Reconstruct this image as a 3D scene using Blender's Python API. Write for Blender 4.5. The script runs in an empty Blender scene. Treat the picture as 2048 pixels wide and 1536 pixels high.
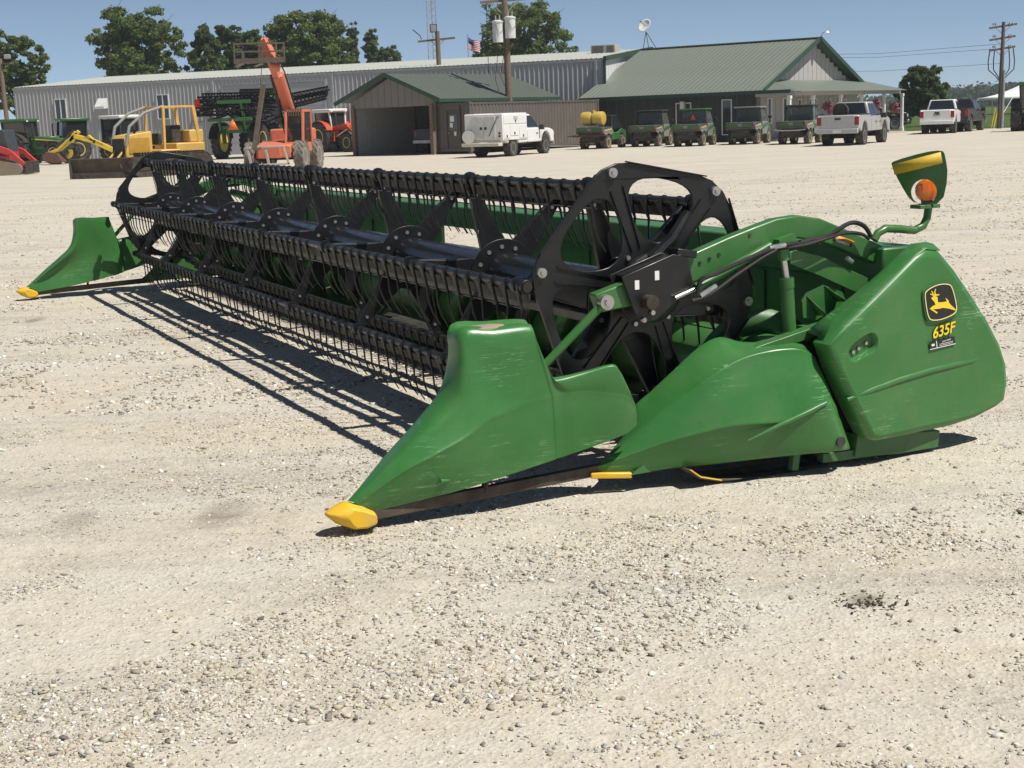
import bpy, bmesh, math, random
import numpy as np
from mathutils import Vector, Matrix
from mathutils.geometry import tessellate_polygon

# ------------------------------------------------------------------ camera, sky, sun, exposure
scene = bpy.context.scene
C = scene.collection
R_ = math.radians
EYE = 1.80
FPX = 2840.0                      # focal length in pixels of the 2048 px wide photograph
PITCH, ROLL = R_(10.6), R_(2.05)
_F = Vector((0, math.cos(PITCH), -math.sin(PITCH)))
_r0 = Vector((1, 0, 0)); _u0 = _r0.cross(_F)
_Rt = _r0 * math.cos(ROLL) - _u0 * math.sin(ROLL)
_Up = _u0 * math.cos(ROLL) + _r0 * math.sin(ROLL)
cam_d = bpy.data.cameras.new('camera'); cam = bpy.data.objects.new('camera', cam_d); C.objects.link(cam)
cam_d.sensor_width = 36.0; cam_d.lens = 36.0 * FPX / 2048.0
cam_d.clip_start = 0.05; cam_d.clip_end = 6000
cam.matrix_world = Matrix(((_Rt.x, _Up.x, -_F.x, 0), (_Rt.y, _Up.y, -_F.y, 0), (_Rt.z, _Up.z, -_F.z, EYE), (0, 0, 0, 1)))
scene.camera = cam

SUN_EL, SUN_AZ = R_(60), R_(-31)          # azimuth measured from +X towards +Y
sun_dir = Vector((math.cos(SUN_EL) * math.cos(SUN_AZ), math.cos(SUN_EL) * math.sin(SUN_AZ), math.sin(SUN_EL)))
world = bpy.data.worlds.new('World'); scene.world = world; world.use_nodes = True
wn = world.node_tree.nodes; wl = world.node_tree.links
for n in list(wn): wn.remove(n)
sky = wn.new('ShaderNodeTexSky'); sky.sky_type = 'NISHITA'; sky.sun_disc = False
sky.sun_elevation = SUN_EL; sky.sun_rotation = math.atan2(sun_dir.x, sun_dir.y)
sky.altitude = 0; sky.air_density = 0.4; sky.dust_density = 0.0; sky.ozone_density = 7.0
hs = wn.new('ShaderNodeHueSaturation'); hs.inputs['Saturation'].default_value = 0.74; hs.inputs['Hue'].default_value = 0.488; hs.inputs['Value'].default_value = 1.0
bg = wn.new('ShaderNodeBackground'); bg.inputs['Strength'].default_value = 0.080
wo = wn.new('ShaderNodeOutputWorld')
wl.new(sky.outputs[0], hs.inputs['Color']); wl.new(hs.outputs[0], bg.inputs['Color']); wl.new(bg.outputs[0], wo.inputs['Surface'])
sl = bpy.data.lights.new('sun', 'SUN'); sl.energy = 5.0; sl.angle = R_(0.53); sl.color = (1.0, 0.955, 0.88)
so = bpy.data.objects.new('sun', sl); C.objects.link(so); so.location = (30, -20, 60)
so.rotation_euler = sun_dir.to_track_quat('Z', 'Y').to_euler()
vs = scene.view_settings
vs.view_transform = 'Standard'; vs.look = 'None'; vs.exposure = 0.17; vs.gamma = 1.0; vs.use_curve_mapping = False
scene.cycles.use_denoising = True
scene.cycles.max_bounces = 6; scene.cycles.diffuse_bounces = 3; scene.cycles.glossy_bounces = 3
scene.cycles.transmission_bounces = 4; scene.cycles.transparent_max_bounces = 6

# measuring: where a pixel of the photograph meets the ground, a height or an upright plane of the place
def ray(x, y): return _F + _Rt * ((x - 1024) / FPX) - _Up * ((y - 768) / FPX)
def G(x, y, z=0.0):
    d = ray(x, y); t = (z - EYE) / d.z; return Vector((d.x * t, d.y * t, z))
def D(x, y, Y):
    d = ray(x, y); t = Y / d.y; return Vector((d.x * t, Y, EYE + d.z * t))
def onplane(x, y, P, n):
    d = ray(x, y); c = Vector((0, 0, EYE)); t = (Vector(P) - c).dot(n) / d.dot(n); return c + d * t

# ------------------------------------------------------------------ mesh helpers
class MB:
    def __init__(s): s.v = []; s.f = []
    def add(s, vs, fs):
        o = len(s.v); s.v += [tuple(p) for p in vs]; s.f += [tuple(i + o for i in f) for f in fs]; return s
    def box(s, x0, x1, y0, y1, z0, z1):
        return s.add([(x0,y0,z0),(x1,y0,z0),(x1,y1,z0),(x0,y1,z0),(x0,y0,z1),(x1,y0,z1),(x1,y1,z1),(x0,y1,z1)],
                     [(0,3,2,1),(4,5,6,7),(0,1,5,4),(1,2,6,5),(2,3,7,6),(3,0,4,7)])
    def hexa(s, b, t):            # four bottom and four top points
        return s.add(list(b) + list(t), [(0,3,2,1),(4,5,6,7),(0,1,5,4),(1,2,6,5),(2,3,7,6),(3,0,4,7)])
    def beam(s, p0, p1, w, h=None, up=(0,0,1)):
        h = w if h is None else h
        p0 = Vector(p0); p1 = Vector(p1); d = (p1 - p0).normalized(); up = Vector(up)
        if abs(d.dot(up)) > .98: up = Vector((1,0,0)) if abs(d.x) < .9 else Vector((0,1,0))
        a = d.cross(up).normalized(); b = a.cross(d)
        q = [a*(-w/2)+b*(-h/2), a*(w/2)+b*(-h/2), a*(w/2)+b*(h/2), a*(-w/2)+b*(h/2)]
        return s.add([p0+k for k in q] + [p1+k for k in q], [(0,3,2,1),(4,5,6,7),(0,1,5,4),(1,2,6,5),(2,3,7,6),(3,0,4,7)])
    def tube(s, pts, r, n=8, cap=True):
        pts = [Vector(p) for p in pts]; m = len(pts)
        rs = r if isinstance(r, (list, tuple)) else [r] * m
        t0 = (pts[1] - pts[0]).normalized()
        a = t0.cross(Vector((0,0,1)))
        if a.length < .05: a = t0.cross(Vector((1,0,0)))
        a.normalize(); vs = []; fs = []
        for i, p in enumerate(pts):
            t = (pts[min(i+1, m-1)] - pts[max(i-1, 0)]).normalized()
            a = (a - t * a.dot(t)).normalized(); b = t.cross(a)
            for k in range(n):
                th = 2*math.pi*k/n; vs.append(p + (a*math.cos(th) + b*math.sin(th))*rs[i])
        for i in range(m-1):
            for k in range(n):
                k2 = (k+1) % n; fs.append((i*n+k, i*n+k2, (i+1)*n+k2, (i+1)*n+k))
        if cap: fs.append(tuple(range(n-1,-1,-1))); fs.append(tuple((m-1)*n+k for k in range(n)))
        return s.add(vs, fs)
    def cyl(s, p0, p1, r, n=12): return s.tube([p0, p1], r, n)
    def prism(s, poly, fn, d0, d1):          # poly of 2-D points, fn(a, b, depth) -> 3-D
        n = len(poly)
        vs = [fn(a, b, d0) for a, b in poly] + [fn(a, b, d1) for a, b in poly]
        return s.add(vs, [tuple(range(n-1,-1,-1)), tuple(range(n, 2*n))] + [(i, (i+1) % n, n+(i+1) % n, n+i) for i in range(n)])
    def plate(s, outer, holes, fn, d0, d1):  # a sheet with holes
        loops = [outer] + list(holes); tri = tessellate_polygon([[Vector((a, b, 0)) for a, b in l] for l in loops])
        flat = [p for l in loops for p in l]; n = len(flat)
        fs = [tuple(reversed(t)) for t in tri] + [tuple(i + n for i in t) for t in tri]
        o = 0
        for l in loops:
            m = len(l); fs += [(o+i, o+(i+1) % m, n+o+(i+1) % m, n+o+i) for i in range(m)]; o += m
        return s.add([fn(a, b, d0) for a, b in flat] + [fn(a, b, d1) for a, b in flat], fs)
    def lathe(s, prof, o=(0,0,0), axis='y', n=24):   # profile of (radius, along)
        vs = []; fs = []; m = len(prof); o = Vector(o)
        for r, h in prof:
            for k in range(n):
                t = 2*math.pi*k/n; c, q = r*math.cos(t), r*math.sin(t)
                vs.append(o + Vector({'y': (c, h, q), 'z': (c, q, h), 'x': (h, c, q)}[axis]))
        for i in range(m-1):
            for k in range(n):
                k2 = (k+1) % n; fs.append((i*n+k, i*n+k2, (i+1)*n+k2, (i+1)*n+k))
        fs.append(tuple(range(n))); fs.append(tuple((m-1)*n+k for k in range(n-1,-1,-1)))
        return s.add(vs, fs)
    def ball(s, c, r, n=12, m=8):
        rr = r if isinstance(r, (list, tuple)) else (r, r, r); vs = [(c[0], c[1], c[2]+rr[2])]
        for i in range(1, m):
            for k in range(n):
                a = math.pi*i/m; b = 2*math.pi*k/n
                vs.append((c[0]+rr[0]*math.sin(a)*math.cos(b), c[1]+rr[1]*math.sin(a)*math.sin(b), c[2]+rr[2]*math.cos(a)))
        vs.append((c[0], c[1], c[2]-rr[2])); e = len(vs)-1; fs = []
        for k in range(n):
            fs.append((0, 1+k, 1+(k+1) % n)); fs.append((e, 1+(m-2)*n+(k+1) % n, 1+(m-2)*n+k))
            for i in range(m-2): fs.append((1+i*n+k, 1+(i+1)*n+k, 1+(i+1)*n+(k+1) % n, 1+i*n+(k+1) % n))
        return s.add(vs, fs)
    def grid(s, rows, closed=False):          # rows of 3-D points
        m = len(rows); n = len(rows[0]); fs = []
        for i in range(m-1):
            for k in range(n if closed else n-1):
                fs.append((i*n+k, i*n+(k+1) % n, (i+1)*n+(k+1) % n, (i+1)*n+k))
        return s.add([p for r in rows for p in r], fs)
    def mesh(s, name):
        me = bpy.data.meshes.new(name); me.from_pydata(s.v, [], s.f); me.update(); return me
    def build(s, name, mat, parent=None, smooth=True, bevel=0.0, angle=38, fix=True, solid=0.0, sub=0):
        me = s.mesh(name)
        if fix:
            bm = bmesh.new(); bm.from_mesh(me); bmesh.ops.recalc_face_normals(bm, faces=bm.faces); bm.to_mesh(me); bm.free()
        return link(name, me, mat, parent, smooth, bevel, angle, solid, sub)
def link(name, me, mat, parent=None, smooth=True, bevel=0.0, angle=38, solid=0.0, sub=0):
    if mat is not None: me.materials.append(mat)
    if smooth:
        me.polygons.foreach_set('use_smooth', [True] * len(me.polygons)); me.set_sharp_from_angle(angle=R_(angle))
    o = bpy.data.objects.new(name, me); C.objects.link(o)
    if parent is not None: o.parent = parent
    if solid:
        m = o.modifiers.new('thick', 'SOLIDIFY'); m.thickness = solid; m.offset = 0
    if sub:
        m = o.modifiers.new('sub', 'SUBSURF'); m.levels = sub; m.render_levels = sub
    if bevel:
        m = o.modifiers.new('bevel', 'BEVEL'); m.width = bevel; m.segments = 2; m.limit_method = 'ANGLE'; m.angle_limit = R_(40)
    return o
def share(name, src, parent, loc=(0,0,0), rot=(0,0,0), scale=(1,1,1)):   # another piece with the same mesh
    o = src.copy(); o.name = name; C.objects.link(o); o.parent = parent
    o.location = loc; o.rotation_euler = rot; o.scale = scale; return o
def tag(o, label, cat, group=None, kind=None):
    o['label'] = label; o['category'] = cat
    if group: o['group'] = group
    if kind: o['kind'] = kind
    return o
def setting(o, kind='structure'): o['kind'] = kind; return o
def thing(name, label, cat, loc=(0,0,0), rz=0.0, group=None):
    o = bpy.data.objects.new(name, None); C.objects.link(o); o.location = loc; o.rotation_euler = (0, 0, rz)
    o.empty_display_size = .2
    return tag(o, label, cat, group)
def copy_tree(o, parent=None):
    c = o.copy(); C.objects.link(c); c.parent = parent
    for ch in [k for k in bpy.data.objects if k.parent is o]: copy_tree(ch, c)
    return c
def text_mesh(body, size, shear=0.0, bold=0.0, depth=0.002, align='CENTER', space=1.0):
    cu = bpy.data.curves.new('lettering', 'FONT'); cu.body = body; cu.size = size; cu.shear = shear; cu.offset = bold
    cu.extrude = depth; cu.align_x = align; cu.align_y = 'CENTER'; cu.space_character = space
    t = bpy.data.objects.new('lettering_tmp', cu); C.objects.link(t)
    dg = bpy.context.evaluated_depsgraph_get(); me = bpy.data.meshes.new_from_object(t.evaluated_get(dg))
    bpy.data.objects.remove(t); bpy.data.curves.remove(cu); me.materials.clear(); return me

# ------------------------------------------------------------------ materials
def nodes_of(name):
    m = bpy.data.materials.new(name); m.use_nodes = True; nt = m.node_tree
    b = nt.nodes['Principled BSDF']; return m, nt, b
def N(nt, t, **kw):
    n = nt.nodes.new(t)
    for k, v in kw.items(): setattr(n, k, v)
    return n
def ramp(nt, src, stops):
    r = N(nt, 'ShaderNodeValToRGB'); el = r.color_ramp.elements
    while len(el) < len(stops): el.new(0.5)
    for e, (p, c) in zip(el, stops): e.position = p; e.color = (c, c, c, 1) if isinstance(c, (int, float)) else (*c, 1)
    nt.links.new(src, r.inputs[0]); return r.outputs[0]
def mixc(nt, fac, a, b, mode='MIX'):
    m = N(nt, 'ShaderNodeMix', data_type='RGBA', blend_type=mode)
    for sck, val in ((m.inputs[0], fac), (m.inputs[6], a), (m.inputs[7], b)):
        if hasattr(val, 'is_output'): nt.links.new(val, sck)
        elif isinstance(val, (int, float)): sck.default_value = val
        else: sck.default_value = (*val, 1)
    return m.outputs[2]
def noise(nt, scale, detail=4, rough=.55, vec=None, dist=0.0):
    n = N(nt, 'ShaderNodeTexNoise'); n.inputs['Scale'].default_value = scale; n.inputs['Detail'].default_value = detail
    n.inputs['Roughness'].default_value = rough; n.inputs['Distortion'].default_value = dist
    if vec is not None: nt.links.new(vec, n.inputs['Vector'])
    return n.outputs['Fac']
def coord(nt, which='Object', scale=None, rot=None):
    t = N(nt, 'ShaderNodeTexCoord').outputs[which]
    if scale is None: return t
    m = N(nt, 'ShaderNodeMapping'); m.inputs['Scale'].default_value = scale
    if rot: m.inputs['Rotation'].default_value = rot
    nt.links.new(t, m.inputs[0]); return m.outputs[0]
def bump(nt, b, h, strength=.3, dist=.01):
    n = N(nt, 'ShaderNodeBump'); n.inputs['Strength'].default_value = strength; n.inputs['Distance'].default_value = dist
    nt.links.new(h, n.inputs['Height']); nt.links.new(n.outputs[0], b.inputs['Normal']); return n
MATS = {}
def pm(name, col, rough=.5, metal=0.0, var=.12, scale=4.0, dust=0.0, dustcol=(.33,.28,.21), bmp=0.0, bscale=60, spec=.5, coat=0.0):
    if name in MATS: return MATS[name]
    m, nt, b = nodes_of(name); L = nt.links.new
    v = coord(nt)
    f = noise(nt, scale, 5, .6, v)
    lo = tuple(c*(1-var) for c in col); hi = tuple(min(1, c*(1+var)) for c in col)
    c = mixc(nt, ramp(nt, f, [(.3, 0.0), (.7, 1.0)]), lo, hi)
    if dust:
        f2 = noise(nt, scale*1.7, 6, .7, v)
        c = mixc(nt, ramp(nt, f2, [(.42, 0.0), (.75, dust)]), c, dustcol)
    L(c, b.inputs['Base Color'])
    rr = ramp(nt, noise(nt, scale*3, 4, .6, v), [(.3, max(0, rough-.08)), (.7, min(1, rough+.1))]); L(rr, b.inputs['Roughness'])
    b.inputs['Metallic'].default_value = metal; b.inputs['Specular IOR Level'].default_value = spec
    if coat: b.inputs['Coat Weight'].default_value = coat; b.inputs['Coat Roughness'].default_value = .12
    if bmp: bump(nt, b, noise(nt, bscale, 5, .6, v), bmp, .01)
    MATS[name] = m; return m
def glass(name, col=(.02,.025,.028), rough=.04):
    if name in MATS: return MATS[name]
    m, nt, b = nodes_of(name); b.inputs['Base Color'].default_value = (*col, 1)
    v = coord(nt); nt.links.new(ramp(nt, noise(nt, 2.5, 3, .5, v), [(.3, rough), (.8, rough+.12)]), b.inputs['Roughness'])
    b.inputs['Specular IOR Level'].default_value = .8; b.inputs['Coat Weight'].default_value = .3; MATS[name] = m; return m
def clear_glass(name, tint=(.75,.82,.8), alpha=.28):
    if name in MATS: return MATS[name]
    m, nt, b = nodes_of(name); b.inputs['Base Color'].default_value = (.03,.035,.035,1); b.inputs['Roughness'].default_value = .05
    tr = N(nt, 'ShaderNodeBsdfTransparent'); tr.inputs[0].default_value = (*tint, 1)
    mx = N(nt, 'ShaderNodeMixShader'); mx.inputs[0].default_value = alpha
    nt.links.new(tr.outputs[0], mx.inputs[1]); nt.links.new(b.outputs[0], mx.inputs[2])
    nt.links.new(mx.outputs[0], nt.nodes['Material Output'].inputs['Surface']); MATS[name] = m; return m
def emboss_paint(name, base, scr=(.30,.48,.28), dust=.20, amount=.95, rough=.33):
    """glossy paint on moulded shields: fine scratches along the travel direction, rubbed patches, dust"""
    m, nt, b = nodes_of(name); L = nt.links.new
    v = coord(nt)
    c = mixc(nt, ramp(nt, noise(nt, 1.7, 4, .6, v), [(.3, 0.0), (.7, 1.0)]), tuple(k*.92 for k in base), tuple(k*1.1 for k in base))
    masks = []
    for sc, rz, th, dist in (((1.3, 2, 26), (0, .10, 0), .635, 1.1), ((1.8, 2, 34), (0, -.16, 0), .65, .8), ((3.0, 3, 60), (0, .02, 0), .655, .5)):
        vv = coord(nt, 'Object', sc, rz)
        n = noise(nt, 2.2, 3, .55, vv, dist)
        masks.append(ramp(nt, n, [(th-.016, 0.0), (th, 1.0), (th+.016, 0.0)]))
    s = mixc(nt, 1.0, masks[0], masks[1], 'ADD'); s = mixc(nt, 1.0, s, masks[2], 'ADD')
    area = ramp(nt, noise(nt, 2.6, 3, .6, v), [(.53, 0.05), (.62, amount)])
    s = mixc(nt, 1.0, s, area, 'MULTIPLY')
    c = mixc(nt, s, c, scr)
    d = ramp(nt, noise(nt, 3.5, 6, .7, v), [(.42, 0.0), (.8, dust)])
    c = mixc(nt, d, c, (.22,.25,.15))
    L(c, b.inputs['Base Color'])
    L(ramp(nt, noise(nt, 5, 5, .65, v), [(.3, rough-.08), (.75, rough+.16)]), b.inputs['Roughness'])
    b.inputs['Specular IOR Level'].default_value = .45
    bump(nt, b, noise(nt, 9, 3, .5, v), .05, .02)
    return m
GREEN = (.036, .158, .036)
M_shell = emboss_paint('green_moulded_shield', GREEN)
M_green = pm('green_steel', (.036,.145,.034), .36, dust=.22, dustcol=(.2,.2,.13))
M_greend = pm('green_steel_worn', (.03,.125,.032), .45, dust=.4, dustcol=(.16,.15,.10))
M_black = pm('black_painted_steel', (.0075,.008,.009), .38, dust=.09, dustcol=(.10,.09,.075), scale=5)
M_tine = pm('black_finger_plastic', (.011,.011,.011), .45, dust=.22, dustcol=(.09,.078,.062), scale=9)
M_tube = pm('glossy_black_tube', (.012,.013,.017), .20, dust=.10, dustcol=(.10,.09,.075), scale=3, var=.2)
M_bar = pm('black_bat_tube', (.014,.014,.0155), .30, dust=.3, dustcol=(.11,.10,.085), scale=7)
M_strip = pm('dusty_bat_strip', (.034,.030,.026), .55, dust=.45, dustcol=(.11,.095,.075), scale=8)
M_hose = pm('black_rubber_hose', (.012,.012,.012), .5)
M_bolt = pm('zinc_bolt', (.45,.44,.42), .35, .8)
M_chrome = pm('chrome_rod', (.55,.55,.55), .32, .9)
M_yellow = pm('yellow_plastic', (.80,.46,.015), .38, dust=.2, var=.06)
M_rust = pm('worn_dark_steel', (.05,.038,.03), .6, .3, dust=.3)
M_dust = pm('dry_dust', (.30,.24,.17), .95, bmp=.4)
M_tyre = pm('black_tyre_rubber', (.022,.021,.02), .8, dust=.5, dustcol=(.16,.14,.11))
M_tyred = pm('dusty_grey_tyre', (.16,.145,.125), .9, dust=.5, dustcol=(.3,.27,.22))
M_rimy = pm('yellow_wheel_rim', (.82,.60,.09), .45, dust=.2, dustcol=(.5,.42,.28))
M_rimg = pm('grey_wheel_rim', (.42,.42,.42), .35, .6, dust=.3)
M_dark = pm('dark_underbody', (.014,.014,.014), .7, dust=.3)
M_white = pm('white_paint', (.74,.74,.72), .35, dust=.10, var=.04)
M_glass = glass('dark_vehicle_glass')
M_win = glass('building_window_glass', (.03,.035,.04))
M_red = pm('red_lamp', (.30,.012,.012), .25)
M_amber = pm('orange_marker', (.75,.16,.01), .4)
M_wood = pm('weathered_pole_wood', (.17,.125,.085), .9, var=.25, scale=9, bmp=.4)
# ------------------------------------------------------------------ ground
rng = np.random.default_rng(7)
def vnoise(x, y, seed=0):
    r = np.random.default_rng(seed); T = r.random((256, 256))
    xi = np.floor(x).astype(int); yi = np.floor(y).astype(int); fx = x-xi; fy = y-yi
    fx = fx*fx*(3-2*fx); fy = fy*fy*(3-2*fy); a = lambda i, j: T[(xi+i) % 256, (yi+j) % 256]
    return (a(0,0)*(1-fx)+a(1,0)*fx)*(1-fy)+(a(0,1)*(1-fx)+a(1,1)*fx)*fy
def relief(x, y):
    z = .014*(vnoise(x*.7, y*.7, 1)-.5) + .010*(vnoise(x*2.3, y*2.3, 2)-.5) + .007*(vnoise(x*6.1, y*6.1, 3)-.5) + .004*(vnoise(x*15, y*15, 4)-.5)
    t = (x*.39+y*.92)*1.0 + .35*np.sin(x*.5)
    for c0 in (4.15, 5.95, 9.3, 11.2, 13.5): z = z - .010*np.exp(-((t-c0)/.16)**2)*(.5+vnoise(x*3, y*3, 6))
    return z * np.exp(-np.hypot(x, y)/60)
def fast_mesh(name, co, faces):
    me = bpy.data.meshes.new(name); nf, k = faces.shape
    me.vertices.add(len(co)); me.vertices.foreach_set('co', np.ascontiguousarray(co, np.float32).ravel())
    me.loops.add(nf*k); me.loops.foreach_set('vertex_index', np.ascontiguousarray(faces, np.int32).ravel())
    me.polygons.add(nf); me.polygons.foreach_set('loop_start', np.arange(0, nf*k, k, dtype=np.int32)); me.polygons.foreach_set('loop_total', np.full(nf, k, np.int32))
    me.update(calc_edges=True); return me
rad = np.concatenate([[0.0], np.geomspace(.4, 900, 560)])
ang = np.concatenate([np.arange(-30, 30.01, .22), np.arange(36, 330, 6)])
A, Rd = np.meshgrid(np.radians(ang), rad)
X = Rd*np.sin(A); Y = Rd*np.cos(A); Z = relief(X, Y)
na = len(ang); nr = len(rad)
i, j = np.meshgrid(np.arange(nr-1), np.arange(na), indexing='ij'); j2 = (j+1) % na
quads = np.stack([i*na+j, i*na+j2, (i+1)*na+j2, (i+1)*na+j], -1).reshape(-1, 4)[:, ::-1]
me = fast_mesh('gravel_lot', np.stack([X, Y, Z], -1).reshape(-1, 3), quads)
m, nt, b = nodes_of('packed_gravel'); L = nt.links.new
v = coord(nt)
big = noise(nt, .55, 5, .62, v, .4)
strk = noise(nt, .9, 5, .65, coord(nt, 'Object', (.30, 1.9, 1), (0, 0, R_(-20))), .6)
mid = noise(nt, 7, 6, .7, v)
fine = noise(nt, 70, 4, .7, v)
tan_ = mixc(nt, ramp(nt, mid, [(.3, 0.0), (.75, 1.0)]), (.43,.374,.285), (.575,.52,.418))
grey = mixc(nt, ramp(nt, fine, [(.3, 0.0), (.7, 1.0)]), (.38,.355,.305), (.62,.59,.52))
sel = mixc(nt, .5, ramp(nt, big, [(.42, 0.0), (.60, 1.0)]), ramp(nt, strk, [(.42, 0.0), (.62, 1.0)]))
c = mixc(nt, sel, tan_, grey)
farn = noise(nt, 1.1, 10, .78, coord(nt, 'Object', (.22, 1.0, 1), (0, 0, R_(-6))), .3)
c = mixc(nt, ramp(nt, farn, [(.36, .0), (.50, .0), (.62, .75)]), c, (.34,.315,.27))
c = mixc(nt, ramp(nt, farn, [(.30, .7), (.44, .0)]), c, (.63,.60,.53))
vor = N(nt, 'ShaderNodeTexVoronoi'); vor.inputs['Scale'].default_value = 62; L(v, vor.inputs['Vector'])
vor2 = N(nt, 'ShaderNodeTexVoronoi'); vor2.inputs['Scale'].default_value = 24; L(v, vor2.inputs['Vector'])
bw = N(nt, 'ShaderNodeRGBToBW'); L(vor.outputs['Color'], bw.inputs[0]); bw2 = N(nt, 'ShaderNodeRGBToBW'); L(vor2.outputs['Color'], bw2.inputs[0])
peb = mixc(nt, ramp(nt, bw.outputs[0], [(.2, 0.0), (.5, .5), (.8, 1.0)]), (.24,.215,.175), (.66,.62,.54))
c = mixc(nt, ramp(nt, bw.outputs[0], [(.55, 0.06), (.62, .26), (.9, .32)]), c, peb)
c = mixc(nt, ramp(nt, bw2.outputs[0], [(.72, 0.0), (.78, .28)]), c, (.58,.54,.46))
for (sx, sy, rx_, ry_, ka) in ((*G(445,1028)[:2], .16, .34, .55), (*G(148,1042)[:2], .16, .25, .4), (*G(1735,1202)[:2], .10, .09, .8), (*G(650,985)[:2], .08, .1, .4), (*G(70,640)[:2], .12, .3, .7)):
    mp_ = N(nt, 'ShaderNodeMapping'); mp_.inputs['Location'].default_value = (-sx/rx_, -sy/ry_, 0); mp_.inputs['Scale'].default_value = (1/rx_, 1/ry_, .05); L(v, mp_.inputs[0])
    gr = N(nt, 'ShaderNodeTexGradient', gradient_type='SPHERICAL'); L(mp_.outputs[0], gr.inputs[0])
    k_ = mixc(nt, 1.0, ramp(nt, gr.outputs['Fac'], [(.0, 0.0), (.7, ka)]), ramp(nt, mid, [(.3, .2), (.6, 1.0)]), 'MULTIPLY'); c = mixc(nt, k_, c, (.10,.075,.055))
L(c, b.inputs['Base Color']); b.inputs['Roughness'].default_value = .95; b.inputs['Specular IOR Level'].default_value = .15
hh = mixc(nt, .5, mixc(nt, .5, vor.outputs['Distance'], fine), mixc(nt, .5, mid, vor2.outputs['Distance']))
bp = bump(nt, b, hh, .6, .03)
lot = link('gravel_lot', me, m, smooth=False); setting(lot)

# loose stones, windrowed into stripes
ico = [(0,0,1),(.894,0,.447),(.276,.851,.447),(-.724,.526,.447),(-.724,-.526,.447),(.276,-.851,.447),(.724,.526,-.447),(-.276,.851,-.447),(-.894,0,-.447),(-.276,-.851,-.447),(.724,-.526,-.447),(0,0,-1)]
icf = [(0,1,2),(0,2,3),(0,3,4),(0,4,5),(0,5,1),(1,6,2),(2,7,3),(3,8,4),(4,9,5),(5,10,1),(2,6,7),(3,7,8),(4,8,9),(5,9,10),(1,10,6),(6,11,7),(7,11,8),(8,11,9),(9,11,10),(10,11,6)]
ico = np.array(ico); icf = np.array(icf)
def stones(name, n, y0, y1, smin, smax, power, mat, seed, dens, base_d=.05):
    r = np.random.default_rng(seed); pts = []; need = n
    while need > 0:
        k = need*4
        t = r.random(k); yy = (y0**-.6 + t*(y1**-.6 - y0**-.6))**(-1/.6) if False else y0*(y1/y0)**t
        hw = .40*yy + .35; xx = (r.random(k)*2-1)*hw
        ca, sa = math.cos(R_(24)), math.sin(R_(24)); ax = xx*ca+yy*sa; ay = -xx*sa+yy*ca
        d = .50*vnoise(ax*.45, ay*1.9, seed+1) + .28*vnoise(xx*2.0, yy*2.0, seed+2) + .22*vnoise(xx*5.5, yy*5.5, seed+3)
        keep = r.random(k) < np.clip((d-dens)*9, base_d, 1)
        xy = np.stack([xx[keep], yy[keep]], -1)[:need]; pts.append(xy); need -= len(xy)
    P = np.concatenate(pts); n = len(P)
    s = smin*(1-r.random(n)*(1-(smin/smax)**power))**(-1/power)
    sc = np.stack([s*r.uniform(.7,1.25,n), s*r.uniform(.55,1.0,n), s*r.uniform(.30,.65,n)], -1)
    th = r.random(n)*6.283; tl = r.normal(0,.28,n)
    base = np.sign(ico[None])*np.abs(ico[None])**.75*r.uniform(.42,1.35,(n,12,1)) * sc[:, None, :]
    c_, s_ = np.cos(tl)[:,None], np.sin(tl)[:,None]
    xr = base[...,0]*c_ - base[...,2]*s_; zr = base[...,0]*s_ + base[...,2]*c_
    c_, s_ = np.cos(th)[:,None], np.sin(th)[:,None]
    xx = xr*c_ - base[...,1]*s_; yy = xr*s_ + base[...,1]*c_
    co = np.stack([xx+P[:,0,None], yy+P[:,1,None], zr + (relief(P[:,0], P[:,1]) + sc[:,2]*.30)[:,None]], -1).reshape(-1,3)
    F = (icf[None] + (np.arange(n)*12)[:,None,None]).reshape(-1,3)
    me = fast_mesh(name, co, F)
    if name == 'dirt_crumbs':
        q_ = G(1735, 1204); P = np.stack([q_.x + r.normal(0,.055,n), q_.y + r.normal(0,.05,n)], -1)
        co = co.reshape(n,12,3); co[...,0] += (P[:,0]-co[...,0].mean(1))[:,None]; co[...,1] += (P[:,1]-co[...,1].mean(1))[:,None]; co = co.reshape(-1,3); me.vertices.foreach_set('co', co.astype(np.float32).ravel())
    pal = np.array([(.46,.43,.36),(.40,.355,.27),(.54,.515,.45),(.30,.265,.21),(.64,.62,.575),(.35,.345,.335),(.20,.175,.15),(.48,.42,.32),(.11,.10,.10),(.76,.75,.71)])
    pr = np.array([.17,.15,.14,.13,.09,.11,.09,.06,.03,.05]); pr /= pr.sum()
    colr = pal[r.choice(len(pal), n, p=pr)]*r.uniform(.85,1.2,(n,1))*1.08; colr = np.concatenate([np.clip(colr,0,1), np.ones((n,1))], 1)
    at = me.color_attributes.new('tone', 'FLOAT_COLOR', 'POINT'); at.data.foreach_set('color', np.repeat(colr, 12, 0).astype(np.float32).ravel())
    o = link(name, me, mat, smooth=False); setting(o, 'stuff'); return o
m, nt, b = nodes_of('loose_stone'); L = nt.links.new
at = N(nt, 'ShaderNodeAttribute'); at.attribute_name = 'tone'
c = mixc(nt, ramp(nt, noise(nt, 45, 4, .6, coord(nt)), [(.35, 0.0), (.75, .45)]), at.outputs['Color'], (.44,.38,.28))
L(c, b.inputs['Base Color']); b.inputs['Roughness'].default_value = .92; b.inputs['Specular IOR Level'].default_value = .2
bump(nt, b, noise(nt, 90, 3, .6, coord(nt)), .3, .01)
M_stone = m
stones('loose_gravel', 42000, 3.2, 15, .0046, .018, 2.7, M_stone, 11, .545, .08)
stones('loose_gravel', 30000, 9, 42, .0095, .028, 2.4, M_stone, 23, .50, .12)
stones('gravel_grit', 22000, 3.2, 9, .0032, .0075, 2.2, M_stone, 31, .50, .12)
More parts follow.
